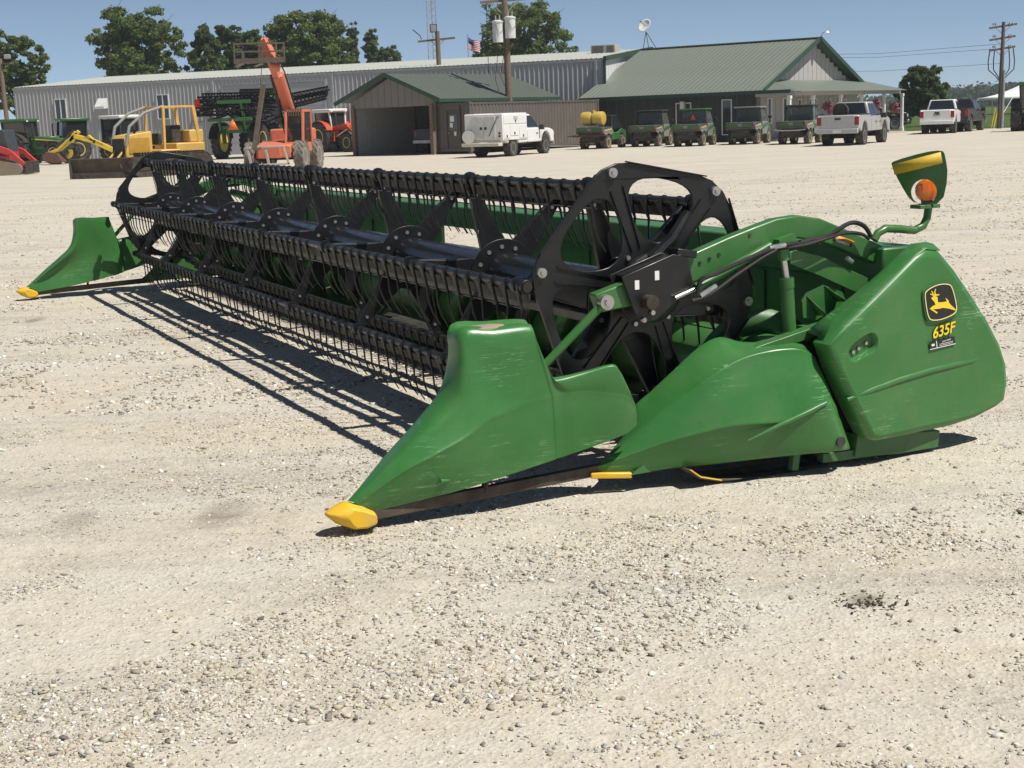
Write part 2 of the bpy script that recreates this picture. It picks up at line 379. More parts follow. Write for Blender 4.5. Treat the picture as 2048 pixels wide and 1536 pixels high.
stones('dirt_crumbs', 260, 4.6, 4.9, .004, .012, 2.2, pm('dark_crumb', (.07,.05,.038), .95), 41, .0, 1.0)
# ------------------------------------------------------------------ grass field, far wood
m, nt, b = nodes_of('mown_grass'); v = coord(nt)
c = mixc(nt, ramp(nt, noise(nt, .05, 5, .6, v), [(.35, 0.0), (.7, 1.0)]), (.045,.085,.02), (.10,.13,.04))
c = mixc(nt, ramp(nt, noise(nt, 1.5, 5, .7, v), [(.4, 0.0), (.8, .6)]), c, (.07,.12,.03)); nt.links.new(c, b.inputs['Base Color'])
b.inputs['Roughness'].default_value = .95; b.inputs['Specular IOR Level'].default_value = .1; bump(nt, b, noise(nt, 8, 4, .7, v), .8, .1)
M_grass = m
g0, g1 = G(1640, 268.5), G(2120, 252)
e = (g1-g0).normalized()
pl = [g0, g1, g1+e*300, Vector((620, 600, 0)), Vector((-620, 600, 0)), Vector((-620, 150, 0)), Vector((10, 150, 0))]
m = MB(); n = len(pl); m.add([(p.x, p.y, .02) for p in pl], [tuple(range(n))])
gf = m.build('grass_field', M_grass, smooth=False); setting(gf)

M_leafs = {}
def leaf_mat(name, a, b_, c_):
    if name in M_leafs: return M_leafs[name]
    m, nt, b = nodes_of(name); v = coord(nt)
    oi = N(nt, 'ShaderNodeAttribute'); oi.attribute_name = 'tone'
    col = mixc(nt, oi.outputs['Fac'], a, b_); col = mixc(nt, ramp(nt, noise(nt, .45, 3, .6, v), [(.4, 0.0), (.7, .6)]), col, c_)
    nt.links.new(col, b.inputs['Base Color']); b.inputs['Roughness'].default_value = .65; b.inputs['Specular IOR Level'].default_value = .25
    tr = N(nt, 'ShaderNodeBsdfTranslucent'); nt.links.new(col, tr.inputs[0]); mx = N(nt, 'ShaderNodeMixShader'); mx.inputs[0].default_value = .45
    nt.links.new(b.outputs[0], mx.inputs[1]); nt.links.new(tr.outputs[0], mx.inputs[2]); nt.links.new(mx.outputs[0], nt.nodes['Material Output'].inputs['Surface'])
    M_leafs[name] = m; return m
LM = {'oak': ((.069,.115,.030), (.200,.256,.075), (.125,.175,.045)), 'dark': ((.056,.100,.030), (.156,.213,.065), (.094,.144,.043)), 'pale': ((.103,.144,.060), (.218,.259,.115), (.149,.190,.081)), 'far': ((.042,.068,.034), (.08,.112,.055), (.06,.085,.042))}
def leaves(name, mat, parent, clumps, n, size, seed, flat=.0):
    r = np.random.default_rng(seed); cl = np.array(clumps)        # x y z rx ry rz
    w = (cl[:,3]*cl[:,4]*cl[:,5])**.67; idx = r.choice(len(cl), n, p=w/w.sum())
    d = r.normal(size=(n,3)); d /= np.linalg.norm(d, axis=1)[:,None]
    rad_ = r.uniform(.35, 1.08, n)**.55
    P = cl[idx,:3] + d*rad_[:,None]*cl[idx,3:6]*(1+.16*r.normal(size=(n,1)))
    nn = d*.6 + r.normal(size=(n,3))*.7 + np.array([0,0,.35]); nn /= np.linalg.norm(nn, axis=1)[:,None]
    t = np.cross(nn, r.normal(size=(n,3))); t /= np.linalg.norm(t, axis=1)[:,None]; bq = np.cross(nn, t)
    s = size*r.uniform(.5, 1.4, n)[:,None]
    k = [-t*s-bq*s*.25, t*s*.2-bq*s*.55, t*s+bq*s*.1, -t*s*.1+bq*s*.6]
    co = np.stack([P+q for q in k], 1).reshape(-1,3); F = np.arange(n*4).reshape(-1,4)
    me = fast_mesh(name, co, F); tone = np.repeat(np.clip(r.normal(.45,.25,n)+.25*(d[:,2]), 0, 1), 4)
    at = me.attributes.new('tone', 'FLOAT', 'POINT'); at.data.foreach_set('value', tone.astype(np.float32))
    return link(name, me, mat, parent, smooth=False)
def tree(px, py_top, hw, depth, label, kind='oak', group=None, py_bot=None, n=7000, seed=1, shape='round', size=.19, dense=1.0):
    base = D(px, 240, depth); base.z = 0; top = D(px, py_top, depth).z; k = depth/FPX; W_ = hw*k*1.12
    bot = D(px, py_bot, depth).z if py_bot else top*.25
    t = thing('deciduous_tree', label, 'tree', base, 0, group)
    r = random.Random(seed); cl = []; H = top - bot; big = []
    nb = {'round': 18, 'cone': 13, 'tall': 10}[shape]
    for i in range(nb):
        h = (i+.5)/nb
        if shape == 'round': prof = math.sin(math.pi*min(.97, .16+.72*h))**.55
        elif shape == 'cone': prof = (1-h)**.75*.95+.12
        else: prof = .62 + .30*math.sin(math.pi*h) - .35*max(0, h-.7)
        a = i*2.4 + r.random()*1.2; q = prof*W_*(.70 if shape != 'tall' else .35)*r.uniform(.75,1.05)
        s = W_*(.36 if shape == 'round' else .34 if shape == 'cone' else .55)*r.uniform(.8,1.15)*(.7+.3*prof)
        big.append((q*math.cos(a), q*math.sin(a)*.9, bot + H*(.06+.84*h), s))
    if shape == 'round': big.append((0, 0, bot+H*.5, W_*.5)); big.append((0, 0, bot+H*.25, W_*.55))
    for i in range(int(46*dense)):
        h = r.random(); pf = (math.sin(math.pi*min(.97, .14+.76*h))**.6 if shape == 'round' else (1-h)**.75+.1 if shape == 'cone' else .7)
        a = r.random()*6.283; q = math.sqrt(r.random())*pf*W_*.92; w = W_*r.uniform(.07,.15); cl.append((q*math.cos(a), q*math.sin(a), bot+H*(.03+.94*h), w, w, w*.7))
    for bx_, by_, bz_, s in big:
        for i in range(int(9*dense)):
            d = Vector((r.gauss(0,1), r.gauss(0,1), r.gauss(0,.8))).normalized(); q = s*r.uniform(.45,1.0); w = s*r.uniform(.16,.36)
            cl.append((bx_+d.x*q, by_+d.y*q, min(bz_+d.z*q*.85, top-w*.5), w, w, w*r.uniform(.55,.85)))
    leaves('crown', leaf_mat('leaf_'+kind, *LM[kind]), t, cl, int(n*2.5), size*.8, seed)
    bk = pm('tree_bark', (.09,.07,.05), .95, bmp=.5)
    m = MB(); m.tube([(0,0,0),(W_*.02,0,bot*.6),(0,0,bot+H*.35),(W_*.03,0,bot+H*.7)], [W_*.085,W_*.07,W_*.05,W_*.015], 8); m.build('trunk', bk, t)
    for i, c_ in enumerate(big[:10]):
        z0 = bot*.8 + (c_[2]-bot)*.45
        m = MB(); m.tube([(0,0,z0), (c_[0]*.5, c_[1]*.5, (z0+c_[2])*.5+.2), c_[:3]], [W_*.035, W_*.022, W_*.008], 6); m.build('limb', bk, t)
    for i in range(7):
        c_ = big[-1-(i % len(big))]; a = r.random()*6.28; e = Vector((c_[0],c_[1],c_[2])) + Vector((math.cos(a), math.sin(a)*.3, r.uniform(.2,.9)))*c_[3]*1.35
        m = MB(); m.tube([c_[:3], (Vector(c_[:3])+e)/2+Vector((0,0,.1)), e], [W_*.010, W_*.006, W_*.002], 4); m.build('twig', bk, t)
    return t
GRP = 'trees behind the long grey building'
tree(40, 62, 62, 128, 'bushy tree with bare twigs at the far left behind the pole', 'oak', GRP, 232, 7500, 3)
tree(-30, 10, 40, 122, 'tree at the left edge with a branch reaching into the sky', 'dark', GRP, 120, 3500, 4)
tree(287, 14, 84, 134, 'largest round-crowned tree left of the orange boom', 'oak', GRP, 168, 11000, 5, dense=1.5)
tree(418, 52, 46, 136, 'loose feathery tree right of the largest round tree', 'dark', GRP, 165, 4200, 6, 'cone', .27)
tree(466, 48, 34, 138, 'slim tree behind the orange boom and its platform', 'dark', GRP, 165, 3600, 7, 'tall', .27)
tree(522, 60, 34, 140, 'low tree directly behind the raised fork platform', 'dark', GRP, 165, 3600, 17, 'tall', .27)
tree(498, 62, 40, 142, 'low broad tree filling the gap behind the orange boom', 'oak', GRP, 165, 4200, 27, 'round')
tree(622, 26, 84, 136, 'broad dense dark tree right of the orange boom', 'oak', GRP, 168, 12000, 8, dense=1.6)
tree(714, 42, 15, 140, 'thin upright pale poplar beside the broad dark tree', 'pale', GRP, 165, 2200, 9, 'tall', .22)
tree(752, 58, 20, 138, 'pale poplar, the left one of the two standing apart', 'pale', GRP, 160, 2400, 10, 'tall', .22)
tree(784, 92, 24, 138, 'low pale tree spreading right of the poplars', 'pale', GRP, 160, 2200, 18, 'round', .22)
tree(1052, 6, 92, 140, 'round tree behind the utility pole with two transformers', 'oak', GRP, 150, 10500, 11, dense=1.5)
tree(1848, 130, 46, 112, 'round tree on the grass right of the porch', 'dark', None, 232, 7000, 12, 'round', .22, 1.3)
tree(1808, 160, 16, 125, 'small bush showing over the porch corner', 'dark', None, 250, 1600, 13, 'round', .2)
cl = []
rr_ = random.Random(4)
for i in range(150):
    q = D(rr_.uniform(1840, 2400), 200, 470+rr_.uniform(-30,40)); h = rr_.uniform(3.4, 6.0)
    cl.append((q.x, q.y, h*.5+.6, rr_.uniform(4,8), 6, h*.62))
for i in range(60):
    q = D(rr_.uniform(1500, 1880), 200, 480+rr_.uniform(-30,40)); h = rr_.uniform(2.5, 5.0); cl.append((q.x, q.y, h*.5, rr_.uniform(4,8), 6, h*.6))
fw = leaves('far_wood', leaf_mat('leaf_far', *LM['far']), None, cl, 30000, .8, 77); setting(fw, 'stuff')
tag(fw, 'low dark wooded line along the far edge of the field', 'wood', kind='stuff')

# ------------------------------------------------------------------ buildings
M_wall = pm('grey_siding', (.37,.375,.385), .5, .1, var=.05, scale=.6, dust=.12)
M_roofg = pm('pale_metal_roof', (.42,.43,.39), .5, .2, var=.08, scale=.5)
M_ggreen = pm('green_metal_roof', (.168,.186,.155), .5, .1, var=.06, scale=.4)
M_trim = pm('dark_green_trim', (.025,.065,.04), .5)
M_tan = pm('tan_siding', (.40,.385,.365), .7, var=.05, scale=.7)
M_taupe = pm('taupe_siding', (.20,.185,.175), .75, var=.05, scale=.7)
M_wframe = pm('white_window_frame', (.66,.66,.64), .5)
M_door = pm('grey_steel_door', (.36,.37,.385), .5, var=.04)
def frame_of(P0, deg):
    a = R_(deg); d = Vector((math.cos(a), math.sin(a), 0)); n = Vector((-math.sin(a), math.cos(a), 0))
    def f(x, y, back=0.0):
        P = onplane(x, y, P0 + n*back, n); return (P-P0).dot(d), P.z
    return f
def ribbed(name, mat, parent, w, h, ribs=3, t=.032, rw=.055):   # one wall or roof sheet: x across, z up, ribs towards -y
    pts = [(0, 0)]
    for k in range(ribs):
        c_ = w*(k+.5)/ribs; pts += [(c_-rw, 0), (c_-rw*.45, -t), (c_+rw*.45, -t), (c_+rw, 0)]
    pts.append((w, 0)); r0 = [(x, y, 0) for x, y in pts]; r1 = [(x, y, h) for x, y in pts]
    m = MB(); m.grid([r0, r1]); return m.build(name, mat, parent, smooth=False)

# long grey building
LB = G(398, 311); LBA = -21
fl = frame_of(LB, LBA)
s0, s1 = fl(25, 178)[0], fl(1207, 116)[0]; HE = 5.22
lb = thing('long_metal_building', 'long grey ribbed metal building with pale roof behind the machines', 'building', LB, R_(LBA))
m = MB(); m.box(s0, s1, .06, 22, 0, HE); m.add([(s0,.06,HE),(s0,22,HE),(s0,11,HE+.92),(s1,.06,HE),(s1,22,HE),(s1,11,HE+.92)], [(0,2,1),(3,4,5),(0,3,5,2),(1,2,5,4)]); m.build('wall_core', M_wall, lb, smooth=False)
npan = int(round((s1-s0)/.96)); pw = (s1-s0)/npan
src = ribbed('wall_panel', M_wall, lb, pw, HE-.02); src.location = (s0, .05, 0)
for k in range(1, npan): share('wall_panel', src, lb, (s0+pw*k, .05, 0))
sl_ = math.hypot(11.12, .93)
src = ribbed('roof_panel', M_roofg, lb, pw, sl_); src.location = (s0, .015, HE+.03); src.rotation_euler = (R_(-90)+math.atan2(.93, 11.12), 0, 0)
for k in range(1, npan): share('roof_panel', src, lb, (s0+pw*k, .015, HE+.03), src.rotation_euler)
m = MB(); m.box(s0-.05, s1+.05, .004, .05, HE-.14, HE+.0); m.build('eave_trim', pm('grey_trim', (.30,.31,.32), .5), lb)
def lwin(x0, x1, y0, y1):
    a, zt = fl(x0, y0); b_, zb = fl(x1, y1)
    m = MB(); m.box(a, b_, -.01, .05, zb, zt); w = m.build('window', M_win, lb, smooth=False)
    m = MB(); t = .07
    for q in ((a-t,a,zb-t,zt+t),(b_,b_+t,zb-t,zt+t),(a,b_,zt,zt+t),(a,b_,zb-t,zb),((a+b_)/2-t/2,(a+b_)/2+t/2,zb,zt)): m.box(q[0],q[1],-.05,.04,q[2],q[3])
    m.build('window_frame', M_wframe, w, smooth=False)
lwin(110, 134, 200, 242); lwin(314, 339, 191, 236)
a, zt = fl(384, 245); b_, _ = fl(409, 245)
m = MB(); m.box(a, b_, -.03, .04, .02, zt); dr = m.build('side_door', M_door, lb)
m = MB()
for q in ((a-.08,a,0,zt+.08),(b_,b_+.08,0,zt+.08),(a,b_,zt,zt+.08)): m.box(q[0],q[1],-.055,.04,q[2],q[3])
m.build('door_frame', pm('door_frame_grey', (.2,.2,.21), .5), dr)
m = MB(); m.ball((a+.12, -.07, 1.05), .05); m.build('handle', M_bolt, dr)
a, zt = fl(446, 172); b_, _ = fl(648, 166)
od = None
for k in range(6):
    m = MB(); h = zt/6; m.box(a, b_, -.02, .04, h*k+.01, h*(k+1)-.012)
    if od is None: od = m.build('overhead_door', M_door, lb, bevel=.01)
    else: m.build('door_section', M_door, od, bevel=.01)
m = MB(); t = .12
for q in ((a-t,a,0,zt+t),(b_,b_+t,0,zt+t),(a,b_,zt,zt+t)): m.box(q[0],q[1],-.06,.04,q[2],q[3])
m.build('door_frame', pm('grey_trim', (.30,.31,.32), .5), od)
for px in (664, 424, 1192):
    s_, _ = fl(px, 150); m = MB(); m.box(s_-.07, s_+.07, -.11, .02, .1, HE-.15); m.build('downspout', pm('grey_trim', (.30,.31,.32), .5), lb)
# vent hood
a, zt = fl(196, 197); b_, zb = fl(216, 216)
m = MB(); m.add([(a,.0,zb),(b_,.0,zb),(b_,.0,zt),(a,.0,zt),(a-.05,-.42,zb-.05),(b_-.05,-.42,zb-.05),(b_-.05,-.42,zb+.12),(a-.05,-.42,zb+.12)], [(4,5,6,7),(3,7,6,2),(0,4,7,3),(1,2,6,5)]); m.build('vent_hood', M_wframe, lb, solid=.02, smooth=False)
# white end gable with green rake trim (faces right)
m = MB(); m.add([(s1+.03,.06,0),(s1+.03,22,0),(s1+.03,22,HE),(s1+.03,11,HE+.9),(s1+.03,.06,HE)], [(0,1,2,3,4)]); eg = m.build('end_gable', pm('white_siding', (.66,.66,.65), .5, var=.03), lb, smooth=False)
for k in range(36):
    y = .35+.6*k; h = HE+.9-abs(y-11)*.0836
    m = MB(); m.box(s1+.03, s1+.055, y-.03, y+.03, 0, h-.05); m.build('siding_rib', pm('white_siding', (.66,.66,.65), .5), eg)
m = MB(); m.beam((s1+.12,-.15,HE+.0), (s1+.12,11,HE+.93), .22, .26); m.box(s1-.02, s1+.12, -.08, .1, 0, HE-.1); m.build('rake_trim', M_trim, lb)

# office with green roof and porch
OB = G(1500, 283); OBA = -36
fo = frame_of(OB, OBA)
ZE, ZR, BK = 2.78, 5.82, 7.0
o0 = fo(1157, 200.6, -.7)[0]; o1 = fo(1641, 78, BK)[0]
ofc = thing('office_building', 'low building with green metal roof, gable and porch at right', 'building', OB, R_(OBA))
m = MB(); g1_ = o1-.55
m.box(o0+.4, g1_, 0, 14, 0, ZE+.05); m.add([(o0+.4,0,ZE+.05),(o0+.4,14,ZE+.05),(o0+.4,7,ZR-.15),(g1_,0,ZE+.05),(g1_,14,ZE+.05),(g1_,7,ZR-.15)], [(0,2,1),(3,4,5),(0,3,5,2),(1,2,5,4)]); m.build('wall', M_taupe, ofc, smooth=False)
for k in range(22):                                   # board-and-batten lines of the gable end and the front
    y = .3+.64*k; h = ZE+.05+(ZR-.2-ZE)*(1-abs(y-7)/7)
    m = MB(); m.box(g1_, g1_+.025, y-.3, y+.3, .05, h); m.build('siding_board', M_tan, ofc, smooth=False)
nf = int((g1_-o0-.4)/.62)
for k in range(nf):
    x = o0+.45+.62*k; m = MB(); m.box(x, x+.585, -.025, 0, .05, ZE-.02); m.build('siding_board', M_taupe if x > fo(1522, 230)[0] else pm('dark_siding', (.032,.036,.036), .7), ofc, smooth=False)  # boards on the left get a near-black base colour
rl = math.hypot(BK+.7, ZR-ZE); ra = math.atan2(ZR-ZE, BK+.7)
nro = int(round((o1-o0)/.95)); rw_ = (o1-o0)/nro
src = ribbed('roof_panel', M_ggreen, ofc, rw_, rl, 3, .016, .03); src.location = (o0, -.7, ZE+.06); src.rotation_euler = (R_(-90)+ra, 0, 0)
for k in range(1, nro): share('roof_panel', src, ofc, (o0+rw_*k, -.7, ZE+.06), src.rotation_euler)
for k in range(nro): share('roof_panel', src, ofc, (o0+rw_*(k+1), 2*BK+.7, ZE+.06), (src.rotation_euler.x, 0, math.pi))
m = MB(); m.box(o0, o1+1.6, -.74, -.62, ZE-.14, ZE+.05); m.build('fascia', M_trim, ofc)
m = MB(); m.beam((o1+.02,-.75,ZE+.02),(o1+.02,BK,ZR+.04),.10,.24); m.beam((o1+.02,2*BK+.75,ZE+.02),(o1+.02,BK,ZR+.04),.10,.24); m.build('rake_trim', M_trim, ofc)
m = MB(); m.beam((o0,BK,ZR+.09),(o1+.05,BK,ZR+.09),.4,.05); m.build('ridge_cap', M_ggreen, ofc)
m = MB(); m.add([(g1_,-.7,ZE-.02),(o1,-.7,ZE-.02),(o1,BK,ZR-.12),(g1_,BK,ZR-.12),(g1_,2*BK+.7,ZE-.02),(o1,2*BK+.7,ZE-.02)], [(0,1,2,3),(3,2,5,4)]); m.build('soffit', M_trim, ofc, solid=.02, smooth=False)
# porch
q1 = fo(1590, 177.7, -.7)[0]; PT0, PT1 = -.7, 15.4; ZP = 3.42; ZQ = 2.70
npp = 17
for k in range(npp):
    a, b_ = PT0+(PT1-PT0)*k/npp, PT0+(PT1-PT0)*(k+1)/npp
    ta, tb = max(a, .9), min(b_, 14.4)
    if tb <= ta: ta, tb = (max(a,.9), max(a,.9)+.02) if a < 5 else (min(b_,14.4)-.02, min(b_,14.4))
    m = MB(); m.add([(g1_-.0,ta,ZP),(g1_-.0,tb,ZP),(q1+.4,b_,ZQ-.02),(q1+.4,a,ZQ-.02)], [(0,1,2,3)]); m.build('porch_roof_panel', M_ggreen, ofc, solid=.03, smooth=False)
m = MB(); m.add([(g1_-.6,.88,ZP-.0),(g1_-.0,.9,ZP),(q1+.4,PT0,ZQ-.02),(g1_-.6,PT0,ZQ+.10)], [(0,1,2,3)]); m.build('porch_hip', M_ggreen, ofc, solid=.03, smooth=False)
m = MB(); m.box(q1-.10, q1-.02, PT0, PT1, ZQ-.22, ZQ+.06); m.box(g1_, q1-.1, PT0, PT0+.1, ZQ-.22, ZQ+.06); m.build('porch_beam', pm('beige_beam', (.40,.385,.345), .6), ofc)
for px in (1579, 1626, 1681, 1723, 1768, 1804):
    # where the sight line meets the post row
    a_ = R_(OBA); dv_ = Vector((math.cos(a_), math.sin(a_), 0)); nv_ = Vector((-math.sin(a_), math.cos(a_), 0))
    P = onplane(px, 215, OB + dv_*(q1-.15), dv_); t_ = (P-OB).dot(nv_)
    m = MB(); m.box(q1-.23, q1-.07, t_-.09, t_+.09, .0, ZQ-.22); m.box(q1-.26, q1-.04, t_-.12, t_+.12, ZQ-.40, ZQ-.22); m.box(q1-.26, q1-.04, t_-.12, t_+.12, .0, .35); m.build('porch_post', M_white, ofc, bevel=.01)
m = MB(); m.box(g1_+.03, q1+.2, PT0, PT1+.4, 0, .10); m.build('porch_floor', pm('concrete', (.42,.40,.36), .9), ofc)
def gwin(px0, px1, py0, py1):
    a_ = R_(OBA); dv_ = Vector((math.cos(a_), math.sin(a_), 0)); nv_ = Vector((-math.sin(a_), math.cos(a_), 0))
    A_ = onplane(px0, py0, OB + dv_*(g1_+.05), dv_); B_ = onplane(px1, py1, OB + dv_*(g1_+.05), dv_)
    ya, yb, z1, z0 = (A_-OB).dot(nv_), (B_-OB).dot(nv_), A_.z, B_.z; x = g1_+.03
    m = MB(); m.box(x, x+.03, ya, yb, z0, z1); w = m.build('window', M_win, ofc, smooth=False); m = MB()
    for q in ((ya-.07,ya,z0-.07,z1+.07),(yb,yb+.07,z0-.07,z1+.07),(ya,yb,z1,z1+.07),(ya,yb,z0-.07,z0)): m.box(x, x+.05, *q)
    m.build('window_frame', M_wframe, w, smooth=False)
for q in ((1596,1601,200,240),(1618,1632,198,212),(1657,1661,199,214),(1689,1692,199,214)): gwin(*q)
def fwin(px0, px1, py0, py1, door=False):
    a, zt = fo(px0, py0); b_, zb = fo(px1, py1)
    m = MB(); m.box(a, b_, -.05, -.03, zb, zt); w = m.build('window', M_win, ofc, smooth=False); m = MB()
    for q in ((a-.06,a,zb-.06,zt+.06),(b_,b_+.06,zb-.06,zt+.06),(a,b_,zt,zt+.06),(a,b_,zb-.06,zb)): m.box(q[0],q[1],-.075,-.03,q[2],q[3])
    m.build('window_frame', M_wframe, w, smooth=False)
fwin(1446, 1463, 201, 268); fwin(1538, 1543, 198, 245); fwin(1569, 1574, 198, 243); fwin(1354, 1382, 208, 262); fwin(1178, 1192, 212, 240)
m = MB(); a, z_ = fo(1368, 203); m.box(a-.12, a+.12, -.3, -.05, z_-.5, z_); m.build('wall_lamp', M_wframe, ofc)
# flower baskets hanging from the porch
fc = leaf_mat('petunia_pink', (.45,.10,.17), (.75,.32,.40), (.06,.10,.03))
for i, (px, py, lab) in enumerate(((1657,210,'pink flower basket, leftmost of those hanging under the porch'), (1752,206,'pink flower basket behind the pickup cab under the porch'), (1789,212,'pink flower basket by the last porch post'))):
    a_ = R_(OBA); dv_ = Vector((math.cos(a_), math.sin(a_), 0)); P = onplane(px, py, OB + dv_*(q1-.15), dv_)
    t = thing('flower_basket', lab, 'flower basket', (P.x, P.y, P.z), 0, 'flower baskets under the porch')
    leaves('blossom', fc, t, [(0,0,0,.28,.28,.26),(.1,.1,-.25,.22,.22,.25),(-.2,0,-.1,.2,.2,.2)], 380, .07, 40+i)
    m = MB(); m.lathe([(.1,-.25),(.22,-.05),(.24,0)], (0,0,0), 'z', 12); m.build('basket', M_dark, t)
    m = MB(); m.tube([(0,0,0),(0,0,.45)], .01, 5); m.build('hanger', M_dark, t)
# roof things
P = D(1211, 100, 98); t = thing('rooftop_air_unit', 'grey box-shaped air unit on the pale roof', 'air unit', (P.x, P.y, P.z-.35), R_(-21))
m = MB(); m.box(-.85,.85,-.6,.6,0,.68); m.build('casing', pm('beige_casing', (.40,.39,.34), .6), t, bevel=.02)
for x0, x1 in ((-.75,.05),(.25,.75)):
    m = MB(); m.box(x0, x1, -.615, -.6, .08, .6); m.build('grille', pm('coil_grille', (.12,.12,.11), .7), t)
P = D(1297, 97, 97); t = thing('satellite_dish', 'white satellite dish on a tripod at the roof ridge', 'satellite dish', (P.x, P.y, P.z), 0)
m = MB(); hub = Vector((-.15, 0, 1.1))
for q in ((-.35,0,0),(.05,.3,0),(.5,-.1,0)): m.tube([hub, q], .025, 6)
m.build('tripod', M_dark, t)
dd = Vector((-.5,-.55,.45)).normalized(); rot = dd.to_track_quat('Z','Y').to_matrix(); c0 = hub + Vector((-.05,0,.35))
rows = []
for i in range(6):
    r_ = .48*i/5+.001; rows.append([c0 + rot @ Vector((r_*math.cos(k*math.pi/10), r_*math.sin(k*math.pi/10), .55*r_*r_)) for k in range(20)])
m = MB(); m.grid(rows, True); m.build('dish', M_white, t, solid=.015)
m = MB(); m.tube([c0, c0+dd*.55], .018, 5); m.ball(c0+dd*.57, .05); m.build('feed_horn', M_dark, t)
P = D(1641, 80, 87.3); t = thing('gooseneck_lamp', 'thin gooseneck lamp above the office gable peak', 'lamp', (P.x, P.y, P.z-.1), 0)
m = MB(); m.tube([(0,0,0),(.02,0,.3),(.12,0,.5),(.3,0,.58)], .018, 6); m.build('neck', M_dark, t); m = MB(); m.lathe([(.16,-.08),(.05,.05)], (.4,0,.58), 'z', 12); m.build('shade', M_white, t)

# open shed with green roof
SB = G(712, 312); SBA = -38; fs_ = frame_of(SB, SBA)
W5 = fs_(865, 250)[0]; SD = 10.2
sh = thing('open_shed', 'open-front pole shed with green roof beside the brown container', 'shed', SB, R_(SBA))
ZS = 2.95; ZSR = 4.42; ov = .95
rl = math.hypot(W5/2+ov, ZSR-ZS+.0); ra = math.atan2(ZSR-ZS, W5/2+ov)
nsh = 11; wd = (SD+.8)/nsh
src = ribbed('roof_panel', pm('shed_green_roof', (.108,.124,.105), .5, .1, var=.06), sh, wd, rl, 3, .025, .03)
for k in range(nsh):
    o = src if k == 0 else share('roof_panel', src, sh)
    o.location = (W5+ov, -.5+wd*k, ZS); o.rotation_euler = (R_(-90)+ra, 0, R_(90))
    share('roof_panel', src, sh, (-ov, -.5+wd*(k+1), ZS), (R_(-90)+ra, 0, R_(-90)))
m = MB(); m.beam((-ov-.02,-.52,ZS-.06),(W5/2,-.52,ZSR-.04),.06,.22); m.beam((W5+ov+.02,-.52,ZS-.06),(W5/2,-.52,ZSR-.04),.06,.22); m.box(W5+ov-.04,W5+ov+.04,-.5,SD+.3,ZS-.18,ZS+.0); m.build('fascia', M_trim, sh)
m = MB(); m.prism([(-.15,2.62),(W5+.15,2.62),(W5+.15,2.9),(W5/2,ZSR-.16),(-.15,2.9)], lambda a, b, d: (a, d, b), .0, .06); m.build('gable_wall', M_taupe, sh, smooth=False)
for k in range(13):
    x = -.1+(W5+.2)*k/12; h = 2.9+(ZSR-.2-2.9)*(1-abs(x-W5/2)/(W5/2+.15)); m = MB(); m.box(x-.02, x+.02, -.02, .0, 2.62, h); m.build('batten', M_taupe, sh)
for x, y in ((0,0),(W5,0),(0,SD),(W5,SD),(0,SD/2),(W5,SD/2)):
    m = MB(); m.box(x-.11, x+.11, y-.11, y+.11, 0, 2.7); m.build('post', M_wood if y == 0 else M_taupe, sh)
m = MB(); m.prism([(-.05,0),(W5+.05,0),(W5+.05,2.95),(W5/2,ZSR-.2),(-.05,2.95)], lambda a, b, d: (a, d, b), SD-.05, SD); m.box(W5-.02, W5+.03, .2, SD, 0, 2.93); m.box(-.03, .02, .2, SD, 0, 2.93); m.build('wall', pm('shed_inner_wall', (.42,.41,.38), .8), sh, smooth=False)
for z in (.5,1.15,1.8,2.4):
    m = MB(); m.box(0, W5, SD-.14, SD-.05, z-.07, z+.07); m.build('girt', pm('dark_girt', (.05,.045,.04), .8), sh)
    m = MB(); m.box(W5-.10, W5-.02, .2, SD-.14, z-.06, z+.06); m.build('girt', pm('dark_girt', (.05,.045,.04), .8), sh)
for y in (2.6, 5.1, 7.7):
    m = MB(); m.box(W5-.16, W5-.02, y-.08, y+.08, 0, 2.9); m.build('inner_post', pm('shed_post_brown', (.13,.11,.09), .9), sh)
for x in (W5*.33, W5*.62):
    m = MB(); m.box(x-.1, x+.1, SD-.2, SD-.05, 0, 3.4); m.build('inner_post', pm('shed_post_brown', (.13,.11,.09), .9), sh)

# brown shipping container office
CB = G(873, 309); fc_ = frame_of(CB, -38); CW = 2.44; CL = 12.2; CH = 2.72
ct = thing('shipping_container', 'brown corrugated shipping container with an office door in its end', 'container', CB, R_(-38))
M_cont = pm('container_brown', (.115,.10,.086), .6, var=.08, scale=.8, dust=.2, dustcol=(.25,.22,.18)); M_contd = pm('container_frame', (.10,.088,.076), .6)
m = MB(); m.box(.04, CW-.06, .1, CL-.06, .18, CH-.06); m.build('box_core', M_cont, ct, smooth=False)
m = MB()
for x in (.0, CW-.14):
    for y in (.0, CL-.14): m.box(x, x+.14, y, y+.14, .12, CH)
for y in (0, CL-.1): m.box(.14, CW-.14, y, y+.1, CH-.14, CH-.01); m.box(.14, CW-.14, y, y+.1, .14, .30)
for x in (0, CW-.1): m.box(x, x+.1, .14, CL-.14, CH-.12, CH-.01); m.box(x, x+.1, .14, CL-.14, .14, .28)
m.build('corner_frame', M_contd, ct, smooth=False)
for x in (-.01, CW-.16):
    for y in (-.01, CL-.16):
        for z in (.05, CH-.13): m = MB(); m.box(x, x+.17, y, y+.17, z, z+.15); m.build('corner_casting', M_contd, ct, bevel=.01)
def corr(name, length, h, pitch, depth):
    pts = []; n_ = int(length/pitch); p_ = length/n_
    for k in range(n_): x = k*p_; pts += [(x, 0), (x+p_*.32, 0), (x+p_*.5, -depth), (x+p_*.82, -depth)]
    pts.append((length, 0)); m = MB(); m.grid([[(x, y, 0) for x, y in pts], [(x, y, h) for x, y in pts]]); return m
src = corr('side_panel', 1.19, CH-.40, .28, .045).build('side_panel', M_cont, ct, smooth=False)
